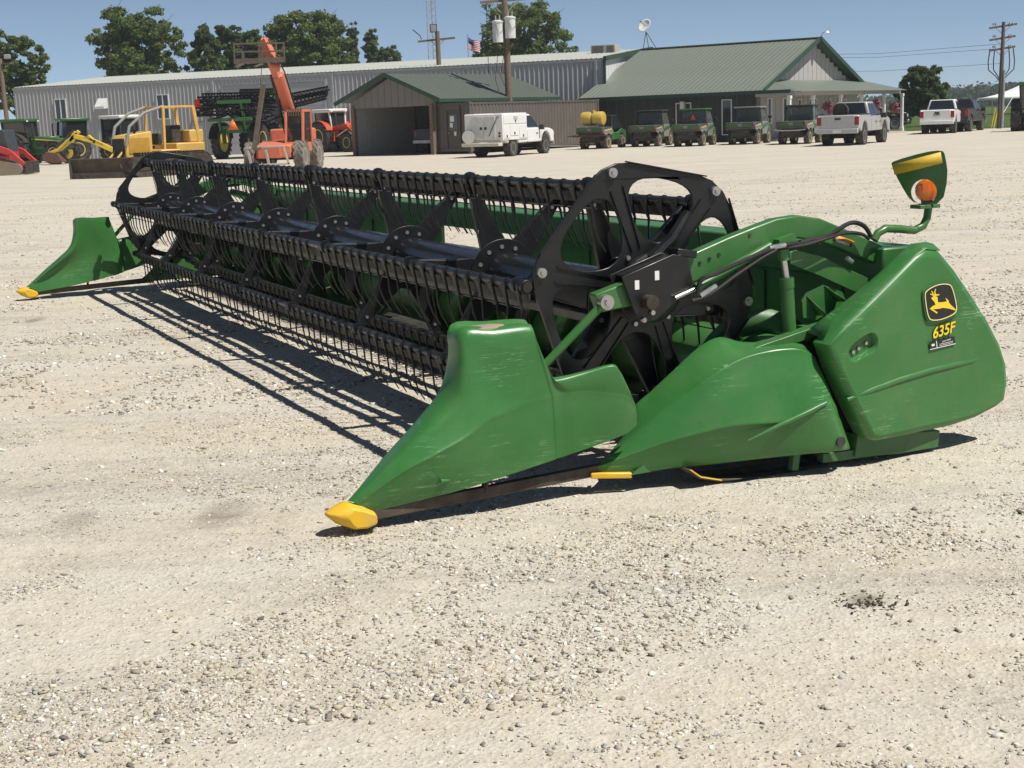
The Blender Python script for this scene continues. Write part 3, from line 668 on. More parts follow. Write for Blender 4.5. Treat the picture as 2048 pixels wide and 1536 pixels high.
for k in range(10):
    o = src if k == 0 else share('side_panel', src, ct)
    o.location = (CW-.055, .14+1.192*k, .28); o.rotation_euler = (0, 0, R_(90))
    share('side_panel', src, ct, (.055, .14+1.192*(k+1), .28), (0, 0, R_(-90)))
e0 = corr('end_panel', .66, CH-.44, .28, .045).build('end_panel', M_cont, ct, smooth=False); e0.location = (.14, .085, .30)
e1 = corr('end_panel', .56, CH-.44, .28, .045).build('end_panel', M_cont, ct, smooth=False); e1.location = (CW-.70, .085, .30)
m = MB(); m.box(.82, 1.72, .0, .08, 2.34, CH-.16); m.build('door_header', M_cont, ct)
m = MB(); m.box(.84, 1.70, .04, .09, .26, 2.30); dr = m.build('door', pm('door_brown', (.085,.072,.062), .6), ct, bevel=.01)
m = MB(); m.box(1.0, 1.55, .025, .04, 1.28, 2.12); w = m.build('door_window', M_win, dr)
for x0, x1, z0, z1 in ((1.04,1.32,1.72,2.02),(1.02,1.22,1.42,1.66),(1.3,1.45,.98,1.2)):
    m = MB(); m.box(x0, x1, .018, .024, z0, z1); m.build('posted_paper', M_white, dr, smooth=False)
m = MB(); m.ball((.92,.02,1.15), .05); m.build('handle', M_bolt, dr)
m = MB()
for q in ((.78,.84,.22,2.36),(1.70,1.76,.22,2.36),(.84,1.70,2.30,2.36)): m.box(q[0],q[1],-.02,.09,q[2],q[3])
m.build('door_frame', M_contd, dr)

# ------------------------------------------------------------------ poles, tower, flag, wires, tent
M_ins = pm('grey_insulator', (.30,.30,.31), .4); M_steel = pm('galvanised_steel', (.42,.43,.44), .45, .6); M_wire = pm('dark_cable', (.03,.03,.032), .6)
P = D(1019, 205, 82); PM = Vector((P.x, P.y, 0))
t = thing('utility_pole', 'tall wooden utility pole with two white transformers beside the shed', 'utility pole', PM)
topz = 11.6
m = MB(); m.tube([(0,0,0),(-.05,0,6),(-.12,0,topz)], [.21,.185,.15], 14); m.build('pole', M_wood, t)
zc = D(1013, 5, 82).z
m = MB(); m.beam((-1.45,0,zc+.05),(1.3,.2,zc+.2),.12,.14); ca = m.build('crossarm', M_wood, t)
m = MB(); m.beam((-.8,0,zc+.0),(-.1,0,zc-.75),.05,.05); m.beam((.6,0,zc+.1),(-.1,0,zc-.75),.05,.05); m.build('arm_brace', M_steel, ca)
for x, dz in ((-.52,-1.62),(.18,-1.42)):
    m = MB(); z = zc+dz; m.lathe([(.30,-.55),(.30,.50),(.33,.52),(.33,.60),(.16,.66)], (x,-.28,z), 'z', 20); tf = m.build('transformer', pm('transformer_grey_white', (.62,.63,.62), .4), t, angle=40)
    for dx in (-.1,.12): m = MB(); m.lathe([(.05,0),(.035,.12),(.05,.14),(.03,.32)], (x+dx,-.28,z+.6), 'z', 8); m.build('bushing', M_ins, tf)
    m = MB(); m.tube([(x-.1,-.58,z+.4),(x+.1,-.62,z-.1),(x+.28,-.5,z+.1)], .012, 5); m.build('drop_lead', M_wire, tf)
for pts in (([(-.5,-.1,zc-2.3),(-.75,-.1,zc-4.2),(-.5,-.1,zc-5.1),(-.1,0,zc-5.3)]), ([(-.1,-.2,zc-2.2),(-.45,-.2,zc-4.0),(-.1,-.1,zc-4.9)]), ([(-1.1,0,zc),(-1.12,0,zc-3.8)])):
    m = MB(); m.tube(pts, .018, 5); m.build('cable_loop', M_wire, t)
P = D(880, 150, 96); t = thing('light_pole', 'wooden light pole with crossarm and floodlights behind the shed roof', 'light pole', (P.x, P.y, 0))
za = D(878, 78, 96).z; m = MB(); m.tube([(0,0,0),(-.06,0,za+.5)], [.19,.15], 12); m.build('pole', M_wood, t)
m = MB(); m.beam((-1.35,0,za-.12),(1.1,0,za+.04),.12,.13); ca = m.build('crossarm', M_wood, t)
m = MB(); m.beam((-.5,0,za-.1),(-.05,0,za-.55),.05,.05); m.beam((.4,0,za),(-.05,0,za-.55),.05,.05); m.build('arm_brace', M_steel, ca)
m = MB(); m.box(-.52,-.05,-.22,-.12,za+.42,za+.95); f1 = m.build('floodlight', M_dark, t, bevel=.02); m = MB(); m.box(-.46,-.1,-.235,-.22,za+.47,za+.9); m.build('lens', M_ins, f1)
m = MB(); m.beam((-1.65,0,za+.65),(-1.2,0,za+.25),.35,.06); m.tube([(-1.2,0,za+.25),(-1.1,0,za)], .03, 6); m.build('floodlight', M_dark, t)
m = MB(); m.tube([(-.1,-.2,za-3.0),(-.35,-.45,za-3.1)], .07, 8); m.build('security_camera', M_white, t)
P = D(868, 150, 118); t = thing('lattice_mast', 'thin steel lattice radio mast rising behind the shed', 'mast', (P.x, P.y, 0))
legs = [(-.42,0),(.42,0),(0,.7)]
m = MB()
for x, y in legs: m.tube([(x,y,0),(x*.8,y*.8,14)], .035, 5)
m.build('mast_leg', M_steel, t)
for k in range(26):
    z = k*.54; m = MB()
    for a_, b_ in ((0,1),(1,2),(2,0)):
        p, q = legs[a_], legs[b_]; m.tube([(p[0]*.9,p[1]*.9,z),(q[0]*.9,q[1]*.9,z+.5)], .016, 4); m.tube([(p[0]*.9,p[1]*.9,z+.5),(q[0]*.9,q[1]*.9,z+.5)], .014, 4)
    m.build('lattice_brace', M_steel, t)
P = D(937, 118, 122); t = thing('flagpole', 'thin flagpole with a striped flag showing above the pale roof', 'flagpole', (P.x, P.y, 0))
zt = D(937, 68, 122).z; m = MB(); m.tube([(0,0,0),(0,0,zt)], .045, 6); m.build('pole', M_steel, t)
def wave(s_, w): return (.05+s_*.95, .12*math.sin(s_*7), zt-.25-w*.95-s_*.45-.06*math.sin(s_*5))
Mr, Mw_, Mb = pm('flag_red', (.45,.03,.04), .8), pm('flag_white', (.7,.7,.7), .8), pm('flag_blue', (.02,.03,.12), .8)
fg = None
for k in range(13):
    st = .42 if k < 7 else 0.0
    m = MB(); m.grid([[wave(st+(1-st)*i/8, k/13) for i in range(9)], [wave(st+(1-st)*i/8, (k+1)/13) for i in range(9)]]); o = m.build('flag_stripe', Mr if k % 2 == 0 else Mw_, t, solid=.01)
m = MB(); m.grid([[wave(.42*i/5, 0) for i in range(6)], [wave(.42*i/5, 7/13) for i in range(6)]]); m.build('flag_canton', Mb, t, solid=.012)
P = D(14, 228, 101); t = thing('light_pole', 'wooden light pole with twin floodlights at the far left', 'light pole', (P.x, P.y, 0))
za = D(12, 127, 101).z; m = MB(); m.tube([(0,0,0),(-.12,0,za+.35)], [.17,.14], 12); m.build('pole', M_wood, t)
m = MB(); m.beam((-.9,0,za),(.8,0,za),.10,.10); m.build('crossarm', M_wood, t)
for x in (-.65,.5): m = MB(); m.box(x-.22,x+.18,-.35,-.05,za+.3,za+.6); f1 = m.build('floodlight', M_ins, t, bevel=.03); m = MB(); m.tube([(x,0,za),(x,-.15,za+.35)], .03, 5); m.build('bracket', M_dark, f1)
PR = G(1998, 257); t = thing('utility_pole', 'utility pole with three crossarms and hanging cables at far right', 'utility pole', PR)
k_ = PR.y/FPX; zz = lambda y: D(2000, y, PR.y).z
m = MB(); m.tube([(0,0,0),(.05,0,zz(150)),(.12,0,zz(44))], [.16,.14,.11], 12); m.build('pole', pm('grey_pole_wood', (.11,.095,.08), .9, bmp=.3), t)
arms = []
for y, a_, b_ in ((52,-27,27),(76,-26,25),(97,-26,25)):
    m = MB(); z = zz(y); m.beam((a_*k_*1.0+.1,0,z-.12),(b_*k_+.1,.1,z+.10),.11,.13); ca = m.build('crossarm', pm('grey_pole_wood', (.11,.095,.08), .9), t); arms.append(z)
    m = MB(); m.beam((-.45,0,z-.05),(.06,0,z-.5),.05,.05); m.beam((.6,0,z-.0),(.06,0,z-.5),.05,.05); m.build('arm_brace', M_steel, ca)
    for x in (a_*k_+.35, -.4, .5, b_*k_-.2): m = MB(); m.lathe([(.05,0),(.07,.08),(.04,.16)], (x,0,z+.05), 'z', 8); m.build('insulator', M_ins, ca)
for x in (-.72,-.42,.5,.78):
    z = arms[2]; m = MB(); m.tube([(x,0,z),(x*1.15,0,z-.8),(x*1.1,0,z-1.35),(x*.5,-.1,z-1.75),(x*.12,-.12,z-2.1)], .035, 6); m.build('riser_cable', M_wire, t)
m = MB(); m.tube([(.15,-.15,.05),(.2,-.12,zz(140))], .085, 8); m.build('conduit', M_steel, t)
for i, (y0, y1) in enumerate(((101,88),(107,97),(133,127))):
    A_ = D(1560, y0+ (1790-1560)*.04, 118); B_ = D(2000, y1, PR.y); m = MB(); m.tube([A_, A_*.5+B_*.5-Vector((0,0,.25)), B_], .012, 5)
    tag(m.build('power_line', M_wire), ('upper' if i == 0 else 'middle' if i == 1 else 'lower')+' faint power line crossing the sky right of the gable', 'power line', 'power lines at right')
for i, px in enumerate((1983, 1988)):
    P = G(px-1, 256.5); m = MB(); z = zz(217); m.tube([(0,0,0),(.12,0,z*.5),(.25,0,z)], .05, 8); o = m.build('guy_marker', pm('yellow_guard', (.75,.55,.04), .5)); o.location = P
    tag(o, ('left' if i == 0 else 'right')+' one of two slim yellow guy-wire guards by the far right pole', 'marker', 'yellow guy guards')
# party tent at the right edge
P = D(2080, 213, 190); t = thing('event_tent', 'white peaked event tent on the grass at the right edge', 'tent', (P.x, P.y, 0))
zt, ze = D(2075, 148, 190).z, D(2000, 195, 190).z; hw = 6.0
rows = []
for i in range(8):
    f_ = i/7; r_ = hw*(1-f_) + .1; z = ze + (zt-ze)*f_**1.7; rows.append([(r_*(1 if abs(math.cos(a)) > .3 else 1)*math.cos(a)*1.3, r_*math.sin(a)*1.3, z) for a in [math.pi/4+k*math.pi/8 for k in range(16)]])
m = MB(); m.grid(rows, True); m.build('canopy', pm('tent_white', (.80,.80,.79), .7, var=.03), t, solid=.03)
m = MB(); m.grid([rows[0], [(x, y, z-.35) for x, y, z in rows[0]]], True); m.build('valance', pm('tent_white', (.8,.8,.79), .7), t, solid=.02)
for k in range(16): m = MB(); x, y, z = rows[0][k]; m.tube([(x,y,0),(x,y,z)], .06, 6); m.build('tent_pole', M_white, t)
for k in range(0, 16, 2): m = MB(); x, y, z = rows[0][k]; m.tube([(x,y,z),(x*1.35,y*1.35,0)], .03, 4); m.build('guy_rope', M_white, t)
# ------------------------------------------------------------------ vehicles and machines (local x forwards, y left, z up)
def wheel(parent, c, r, w, rimr, tm, rm, lugs=0, side=1, name='wheel', chev=False):
    c = Vector(c); h = w/2; m = MB()
    m.lathe([(rimr,-h*.8),(r*.90,-h),(r*.985,-h*.75),(r,-h*.3),(r,h*.3),(r*.985,h*.75),(r*.90,h),(rimr,h*.8)], c, 'y', 28)
    if lugs:
        for k in range(lugs):
            for s in (-1, 1):
                a = 2*math.pi*(k + (.5 if s > 0 else 0))/lugs; a2 = a + (.9*2*math.pi/lugs if chev else .25*2*math.pi/lugs)
                p = [Vector((r*q*math.cos(t_), y, r*q*math.sin(t_))) for (t_, y) in ((a, s*h*.98), (a2, s*h*.05), (a2+.55*2*math.pi/lugs, s*h*.05), (a+.5*2*math.pi/lugs, s*h*.98)) for q in (.96, 1.055)]
                m.hexa([c+p[0], c+p[2], c+p[4], c+p[6]], [c+p[1], c+p[3], c+p[5], c+p[7]])
    wv = m.build(name, tm, parent, angle=35)
    m = MB(); o = side
    m.lathe([(rimr*1.0,-h*.82),(rimr*1.0,h*.82),(rimr*.90,h*.80*1),(rimr*.84,h*.35),(rimr*.45,h*.30),(rimr*.36,h*.55),(.001,h*.55)] if side > 0 else [(.001,-h*.55),(rimr*.36,-h*.55),(rimr*.45,-h*.30),(rimr*.84,-h*.35),(rimr*.90,-h*.80),(rimr,-h*.82),(rimr,h*.82)], c, 'y', 24)
    rm_ = m.build('rim', rm, wv, angle=30)
    return wv
def arc(cx, cz, r, a0, a1, n=8): return [(cx+r*math.cos(R_(a0+(a1-a0)*k/n)), cz+r*math.sin(R_(a0+(a1-a0)*k/n))) for k in range(n+1)]
XZ = lambda a, b, d: (a, d, b)
def quad(name, mat, parent, pts, solid=.012):
    m = MB(); m.add(pts, [tuple(range(len(pts)))]); return m.build(name, mat, parent, smooth=False, solid=solid)

def pickup(label, loc, heading, col, group=None, service=False, crew=True, tail=None, text=None, load=False, loc_is_axle=True):
    t = thing('pickup_truck' if not service else 'service_truck', label, 'truck', loc, heading, group)
    fx, rx = 3.65, 0.0                                          # axles; origin under the rear axle
    zb = .52
    low = [(-1.15,.62),(-1.15,1.22),(-1.10,1.30)] + ([(.95,1.30)] if not service else [(.95,1.30)]) + [(1.0,1.18),(3.1,1.20),(4.1,1.16),(4.52,1.06),(4.58,.62),(4.5,.46)]
    low += arc(fx, .48, .53, 5, 175) + [(2.95,zb),(.7,zb)] + arc(rx, .48, .53, 5, 175) + [(-.9,.64)]
    low = [(x, z+.10) for x, z in low]
    m = MB(); m.prism(low, XZ, -.98, .98); body = m.build('body', col, t, bevel=.045, angle=30)
    m = MB()
    for x in (fx, rx):
        for s in (-1, 1): m.lathe([(.50,s*.62),(.50,s*.90)], (x, 0, .50), 'y', 18)
        m.cyl((x,-.7,.42),(x,.7,.42),.10)
    m.box(-.9, 4.3, -.5, .5, .52, .80); m.build('underbody', M_dark, t)
    cab0 = 1.0 if crew else 1.45
    b0, b1 = cab0, 3.15; zt = 1.98
    def cabpt(x, z, y=None):                                     # tapered greenhouse
        f = (z-1.18)/(zt-1.18); return (x, (.93-.20*f)*(1 if y is None else y), z)
    lo = [(b0,-.93,1.26),(b1,-.93,1.26),(b1,.93,1.26),(b0,.93,1.26)]; hi = [(b0+.16,-.72,zt),(b1-.85,-.72,zt),(b1-.85,.72,zt),(b0+.16,.72,zt)]
    m = MB(); m.hexa(lo, hi); cab = m.build('cab', col, t, bevel=.06, angle=30)
    L_ = lambda a, b, f: Vector(a)*(1-f)+Vector(b)*f
    def inset(p, q, r, s, f=.10, out=(0,0,0)):                   # window on a cab face
        c_ = (Vector(p)+Vector(q)+Vector(r)+Vector(s))/4; return [Vector(k)+(c_-Vector(k))*f+Vector(out) for k in (p, q, r, s)]
    quad('rear_window', M_glass, cab, inset(L_(lo[0],hi[0],.12), L_(lo[3],hi[3],.12), hi[3], hi[0], .16, (-.012,0,.01)))
    quad('windscreen', M_glass, cab, inset(lo[1], lo[2], hi[2], hi[1], .10, (.02,0,.015)))
    for s, (i, j) in ((-1, (0, 1)), (1, (3, 2))):
        A, B, Cc, Dd = Vector(lo[i]), Vector(lo[j]), Vector(hi[j]), Vector(hi[i])
        if crew: spans = ((.06,.44),(.48,.93))
        else: spans = ((.12,.92),)
        for f0, f1 in spans:
            p = [L_(A,B,f0), L_(A,B,f1), L_(Dd,Cc,min(1,f1)), L_(Dd,Cc,f0)]
            p = [L_(p[0],p[3],.10), L_(p[1],p[2],.10), L_(p[1],p[2],.88), L_(p[0],p[3],.88)]
            quad('side_window', M_glass, cab, [k+Vector((0,s*.012,.004)) for k in p])
        # doors, handles, mirror, lamp, trim
        for x in ((b0+.95, b1-.45) if crew else (b1-.5,)):
            m = MB(); m.box(x-.14, x+.02, *sorted((s*.985, s*1.01)), 1.02, 1.06); m.build('door_handle', M_dark, t)
        for x in ((b0+.05, b0+1.02, b1-.05) if crew else (b0+.05, b1-.05)):
            m = MB(); m.box(x-.006, x+.006, *sorted((s*.975, s*.984)), .55, 1.17); m.build('door_seam', M_dark, t)
        m = MB(); m.box(b1-.36, b1-.20, *sorted((s*.98, s*1.24)), 1.20, 1.44); m.build('mirror', M_dark if not service else M_dark, t, bevel=.02)
        if not service:
            m = MB(); m.box(-1.165, -1.10, *sorted((s*.78, s*.985)), .94, 1.32); m.build('tail_lamp', M_red, t, bevel=.015)
        m = MB(); m.box(4.40, 4.60, *sorted((s*.58, s*.97)), .88, 1.08); m.build('headlamp', M_white, t, bevel=.02)
    m = MB(); m.box(-1.30, -1.13, -.97, .97, .56, .78); bp_ = m.build('rear_bumper', tail or M_rimg, t, bevel=.03)
    m = MB(); m.box(-1.305, -1.29, -.2, .2, .60, .72); m.build('number_plate', M_white, bp_)
    m = MB(); m.box(4.50, 4.68, -.97, .97, .46, .68); m.build('front_bumper', M_rimg, t, bevel=.03)
    for x, y in ((rx,.83),(rx,-.83),(fx,.83),(fx,-.83)): wheel(t, (x, y, .42), .42, .30, .26, pm('road_dust_tyre', (.035,.033,.03), .85, dust=.6, dustcol=(.18,.165,.14)), M_rimg, 16, 1 if y > 0 else -1)
    if not service:
        m = MB(); m.box(-1.175, -1.15, -.76, .76, .80, 1.37); tg = m.build('tailgate', col, t, bevel=.012)
        m = MB(); m.box(-1.185, -1.17, -.14, .14, 1.18, 1.28); m.build('tailgate_handle', M_dark, tg)
        m = MB(); m.box(-1.05, .9, -.85, .85, 1.39, 1.405); m.build('bed_floor', M_dark, t)
        m = MB()
        for s in (-1, 1): m.box(-1.1, .95, s*.97-.03 if s > 0 else -.98, s*.97+.01 if s > 0 else -.93, 1.39, 1.435)
        m.build('bed_rail', M_dark, t)
        if text:
            me = text_mesh(text, .17, 0, .004, .006, 'CENTER', 1.1); o = link('lettering', me, M_dark, tg, smooth=False)
            o.matrix_local = Matrix(((0,0,-1,-1.178),(-1,0,0,0),(0,1,0,1.12),(0,0,0,1)))
        if load:
            for k in range(4):
                m = MB(); m.lathe([(.24,-.10),(.36,-.11),(.38,0),(.36,.11),(.24,.10)], (.28-.30*k, .30-.1*k, 1.58), 'y', 18)
                for i_, q in enumerate(m.v):
                    p = Vector(q)-Vector((.28-.30*k, .30-.1*k, 1.58)); p.rotate(Matrix.Rotation(R_(70+6*k), 3, 'Z')); m.v[i_] = tuple(p+Vector((.28-.30*k, .30-.1*k, 1.58)))
                m.build('loaded_tyre', M_tyre, t)
    else:
        m = MB(); m.box(-1.2, 1.42, -1.02, 1.02, .78, 2.02); sb = m.build('service_body', col, t, bevel=.03)
        m = MB(); m.box(-1.15, 1.40, -1.0, -.5, 2.02, 2.05); m.box(-1.15,1.40,.5,1.0,2.02,2.05); m.build('body_lid', M_white, sb, bevel=.01)
        for y0, y1 in ((-.62,-.01),(.01,.62)):
            m = MB(); m.box(-1.225,-1.2,y0,y1,.86,1.92); d_ = m.build('rear_door', pm('service_grey_white', (.58,.58,.57), .45), sb, bevel=.01)
            m = MB(); yy = -.12 if y0 < 0 else .12; m.box(-1.245,-1.222,yy-.06,yy+.06,1.30,1.42); m.build('latch', M_dark, d_)
        for x0, x1, z0, z1 in ((-1.1,1.35,1.55,1.95),(-1.1,-.5,.85,1.48),(.55,1.35,.85,1.48),(-.42,.45,.98,1.48)):
            m = MB(); m.box(x0,x1,-1.04,-1.02,z0,z1); d_ = m.build('side_door', M_white, sb, bevel=.008)
            m = MB(); m.box((x0+x1)/2-.05,(x0+x1)/2+.05,-1.055,-1.04,z0+.05,z0+.17); m.build('latch', M_dark, d_)
        for z, w in ((1.86,.42),(1.79,.50),(1.72,.34)):
            m = MB(); m.box(.14-w/2,.14+w/2,-1.046,-1.042,z-.018,z+.018); m.build('door_print', pm('grey_print', (.30,.31,.32), .6), sb)
        for y in (-.85,.85):
            for z in (1.12,.98): m = MB(); m.lathe([(.06,0),(.06,-.03)], (-1.2,y,z), 'x', 12); m.build('tail_lamp', M_red, sb)
        m = MB(); m.box(-1.62,-1.2,-1.0,1.0,.52,.68); m.build('step_bumper', pm('cream_bumper', (.55,.52,.42), .6), sb, bevel=.02)
        m = MB(); m.lathe([(.30,-.06),(.30,-.045),(.12,-.045),(.12,.10),(.30,.10),(.30,.115)], (-1.42,.72,.98), 'x', 20); rl_ = m.build('hose_reel', M_white, t)
        m = MB(); m.lathe([(.2,-.03),(.2,.09)], (-1.42,.72,.98), 'x', 18); m.build('reel_hose', pm('red_hose', (.16,.05,.03), .6), rl_)
        m = MB(); m.tube([(-1.24,-.3,1.0),(-1.25,-.75,1.85),(-1.1,-.98,1.95)], .018, 5); m.build('crane_cable', M_dark, sb)
    return t
M_silver = pm('silver_car_paint', (.46,.46,.455), .32, .25, var=.04, dust=.12); M_wpaint = pm('white_car_paint', (.76,.76,.75), .28, var=.03, dust=.06)
M_brown = pm('maroon_car_paint', (.045,.022,.022), .25, .2, var=.06); M_char = pm('charcoal_car_paint', (.03,.033,.036), .28, .2, var=.06)
LEFTOF = lambda p, h, d: Vector((p.x - math.sin(h)*d, p.y + math.cos(h)*d, 0))
h_ = R_(61); pickup('silver crew-cab pickup loaded with tyres parked by the utility vehicles', LEFTOF(G(1724,289.5), h_, .83), h_, M_silver, 'parked pickups', tail=M_silver, load=True)
h_ = R_(66); pickup('white crew-cab pickup seen from behind near the grass', LEFTOF(G(1907,266), h_, .83), h_, M_wpaint, 'parked pickups', tail=M_wpaint, text='GMC')
h_ = R_(61); pickup('dark maroon pickup on the far side of the white pickup', LEFTOF(G(1938,263), h_, .83), h_, M_brown, 'parked pickups', tail=M_char)
h_ = R_(-8); pickup('charcoal pickup half hidden behind the porch posts', G(1804,258) - Vector((3.65*math.cos(h_)+.5, 3.65*math.sin(h_)-.6, 0)), h_, M_char, 'parked pickups')
h_ = R_(63); pickup('white service truck with enclosed tool body beside the brown container', LEFTOF(G(1023,312.5), h_, .83), h_, M_wpaint, None, service=True, crew=False)
h_ = R_(52+52); pickup('dark pickup parked inside the open shed', SB + Matrix.Rotation(R_(SBA), 3, 'Z') @ Vector((3.6, 3.2, 0)), R_(SBA+92), M_char, 'parked pickups')

# utility vehicles
M_ugrey = pm('utv_grey_plastic', (.20,.20,.195), .5, dust=.3)
M_utyre = pm('dusty_utv_tyre', (.06,.055,.05), .9, dust=.7, dustcol=(.22,.20,.165)); M_ugreen = pm('utv_green', (.025,.125,.03), .4, dust=.2); M_stripe = pm('utv_pale_stripe', (.52,.47,.22), .5)
M_uglass = clear_glass('utv_clear_window', (.78,.82,.80), .34)
M_uglass.node_tree.nodes['Principled BSDF'].inputs['Base Color'].default_value = (.20,.21,.205,1)  # pale base colour stands in for sky and gravel reflected in the windows
def utv(label, loc, heading, roof=None, cab=True, smv=False, rail=False):
    t = thing('utility_vehicle', label, 'utility vehicle', loc, heading, 'utility vehicles lined up before the office')
    m = MB(); m.box(-.55, 2.35, -.60, .60, .33, .62); m.box(-.75,.3,-.5,.5,.45,.85); m.build('chassis', M_dark, t, bevel=.03)
    for x, y in ((0,.66),(0,-.66),(2.0,.66),(2.0,-.66)): wheel(t, (x, y, .34), .36, .28, .235, M_utyre, M_rimy, 12, 1 if y > 0 else -1)
    m = MB(); m.box(-.85, .62, -.76, .76, .80, 1.16); bx = m.build('cargo_box', pm('cargo_box_grey', (.055,.055,.052), .6, dust=.4), t, bevel=.025)
    for y0, y1 in ((-.66,-.14),(.14,.66)):
        m = MB(); m.box(-.875,-.85,y0,y1,.92,1.10); m.build('tailgate_panel', M_ugreen, bx, bevel=.01)
    m = MB(); m.box(-.88,-.85,-.12,.12,.94,1.08); m.build('tailgate_latch', M_ugrey, bx, bevel=.01)
    for s in (-1, 1):
        P = [(-.80,1.0),(.55,1.0),(.66,.80),(.40,.78)] + arc(0,.34,.46,50,130,6) + [(-.62,.80)]
        m = MB(); m.prism(P, XZ, s*.76, s*.80); sd = m.build('side_panel', M_ugrey, bx, bevel=.01)
        quad('side_stripe', M_stripe, sd, [(-.55,s*.812,1.0),(.35,s*.812,1.08),(.35,s*.812,1.0),(-.55,s*.812,.93)])
        m = MB(); m.box(-.86,-.83,s*.70-.05,s*.70+.05,.86,.96); m.build('tail_lamp', M_red, bx)
    m = MB(); m.prism([(.62,.45),(.62,.85),(1.55,.85),(1.9,1.05),(2.5,.95),(2.62,.7),(2.55,.45),(2.45,.45)] + arc(2.0,.34,.45,20,160,6) + [(1.5,.45)], XZ, -.70, .70); m.build('front_hood', M_ugreen, t, bevel=.03)
    m = MB(); m.box(.75,1.2,-.6,.6,.85,.98); m.box(.72,.86,-.6,.6,.98,1.45); m.build('seat', M_dark, t, bevel=.04)
    zt = 1.92
    if cab:
        m = MB()
        for s in (-1, 1): m.tube([(.70,s*.72,.85),(.66,s*.70,1.5),(.72,s*.66,zt-.04),(1.55,s*.66,zt-.02),(2.0,s*.70,1.15)], .035, 6); m.tube([(1.35,s*.71,.85),(1.35,s*.66,zt-.04)], .028, 6)
        for z in (1.16, zt-.06): m.tube([(.70,-.68,z),(.70,.68,z)], .03, 6)
        m.build('cab_frame', M_dark, t)
        m = MB(); m.box(.50, 1.75, -.74, .74, zt-.05, zt+.04); m.build('roof', roof or M_ugrey, t, bevel=.03)
        quad('rear_window', M_uglass, t, [(.68,-.66,1.20),(.68,.66,1.20),(.72,.63,zt-.09),(.72,-.63,zt-.09)])
        quad('windscreen', M_uglass, t, [(2.0,-.66,1.15),(2.0,.66,1.15),(1.58,.63,zt-.05),(1.58,-.63,zt-.05)])
        for s in (-1, 1):
            m = MB(); m.prism([(.76,.52),(1.62,.50),(1.92,.95),(1.90,1.18),(.74,1.18)], XZ, s*.74, s*.775); d_ = m.build('door', M_ugrey, t, bevel=.02)
            quad('door_stripe', M_ugreen, d_, [(.80,s*.788,.98),(1.80,s*.788,1.12),(1.85,s*.788,.98),(.80,s*.788,.80)])
            quad('door_window', M_uglass, t, [(.78,s*.745,1.20),(1.92,s*.735,1.20),(1.56,s*.665,zt-.08),(.76,s*.665,zt-.08)])
            m = MB(); m.box(1.78,1.88,*sorted((s*.78,s*.98)),1.30,1.46); m.build('mirror', M_dark, t, bevel=.02)
    else:
        m = MB()
        for s in (-1, 1): m.tube([(.70,s*.66,.85),(.75,s*.62,1.72),(1.35,s*.62,1.74),(1.95,s*.68,1.05)], .035, 6)
        m.build('cab_frame', M_dark, t); quad('soft_top', M_dark, t, [(.72,-.63,1.75),(.72,.63,1.75),(1.4,.63,1.77),(1.4,-.63,1.77)]); quad('rear_panel', M_dark, t, [(.70,-.63,1.0),(.70,.63,1.0),(.74,.61,1.72),(.74,-.61,1.72)])
        quad('windscreen', M_glass, t, [(1.93,-.64,1.08),(1.93,.64,1.08),(1.38,.60,1.72),(1.38,-.60,1.72)])
        for s in (-1, 1): quad('door_window', M_glass, t, [(.78,s*.66,1.0),(1.88,s*.68,1.05),(1.38,s*.62,1.70),(.78,s*.62,1.70)])
    if smv: quad('slow_vehicle_sign', M_amber, t, [(.655,-.17,1.36),(.655,.17,1.36),(.665,0,1.66)])
    if rail:
        m = MB(); m.tube([(-.9,-.8,.74),(-.98,-.4,.70),(-.98,.4,.70),(-.9,.8,.74)], .03, 6); m.build('rear_bumper', M_rimg, t)
    return t
def putv(px, py, h): return LEFTOF(G(px, py), R_(h), .66)
utv('grey utility vehicle with black roof, second from the brown container', putv(1316,292.5,66), R_(66), M_dark)
utv('utility vehicle with green roof and orange triangle on its rear window', putv(1404,292,66), R_(66), M_ugreen, smv=True)
utv('utility vehicle with pale roof standing in front of the tall narrow window', putv(1513,288,64), R_(64), M_ugrey)
utv('utility vehicle with chrome rear bumper next to the silver pickup', putv(1616,287.5,62), R_(62), M_dark, rail=True)
u1 = utv('utility vehicle carrying a yellow spray tank beside the brown container', putv(1214,297,62), R_(62), cab=False)
t = thing('spray_tank', 'yellow plastic spray tank on the bed of the utility vehicle', 'tank', u1.location + Vector((0,0,0)), R_(62))
m = MB()
for y in (-.33,.33): m.lathe([(.18,y-.32),(.34,y-.29),(.37,y-.2),(.37,y+.2),(.34,y+.29),(.18,y+.32)], (-.25,0,1.62), 'y', 22)
m.build('tank_shell', pm('yellow_tank', (.50,.36,.07), .5, var=.12), t); m = MB(); m.lathe([(.12,0),(.12,.08)], (-.25,0,1.97), 'z', 12); m.build('filler_cap', pm('yellow_tank', (.62,.44,.05), .45), t)
m = MB()
for y in (-.4,.4): m.beam((-.62,y,.72),(-.55,y,1.4),.04,.04); m.beam((.15,y,1.17),(.1,y,1.4),.04,.04)
m.box(-.6,.15,-.45,.45,1.19,1.25); m.build('tank_stand', M_rimg, t)
m = MB(); m.box(-1.05,-.9,-.9,.9,.66,.76); m.tube([(-1.0,-.9,.7),(-1.0,-1.2,.72)], .03, 5); m.tube([(-1.0,.9,.7),(-1.0,1.2,.72)], .03, 5); m.build('spray_boom', pm('dark_red_frame', (.09,.025,.02), .6), t)

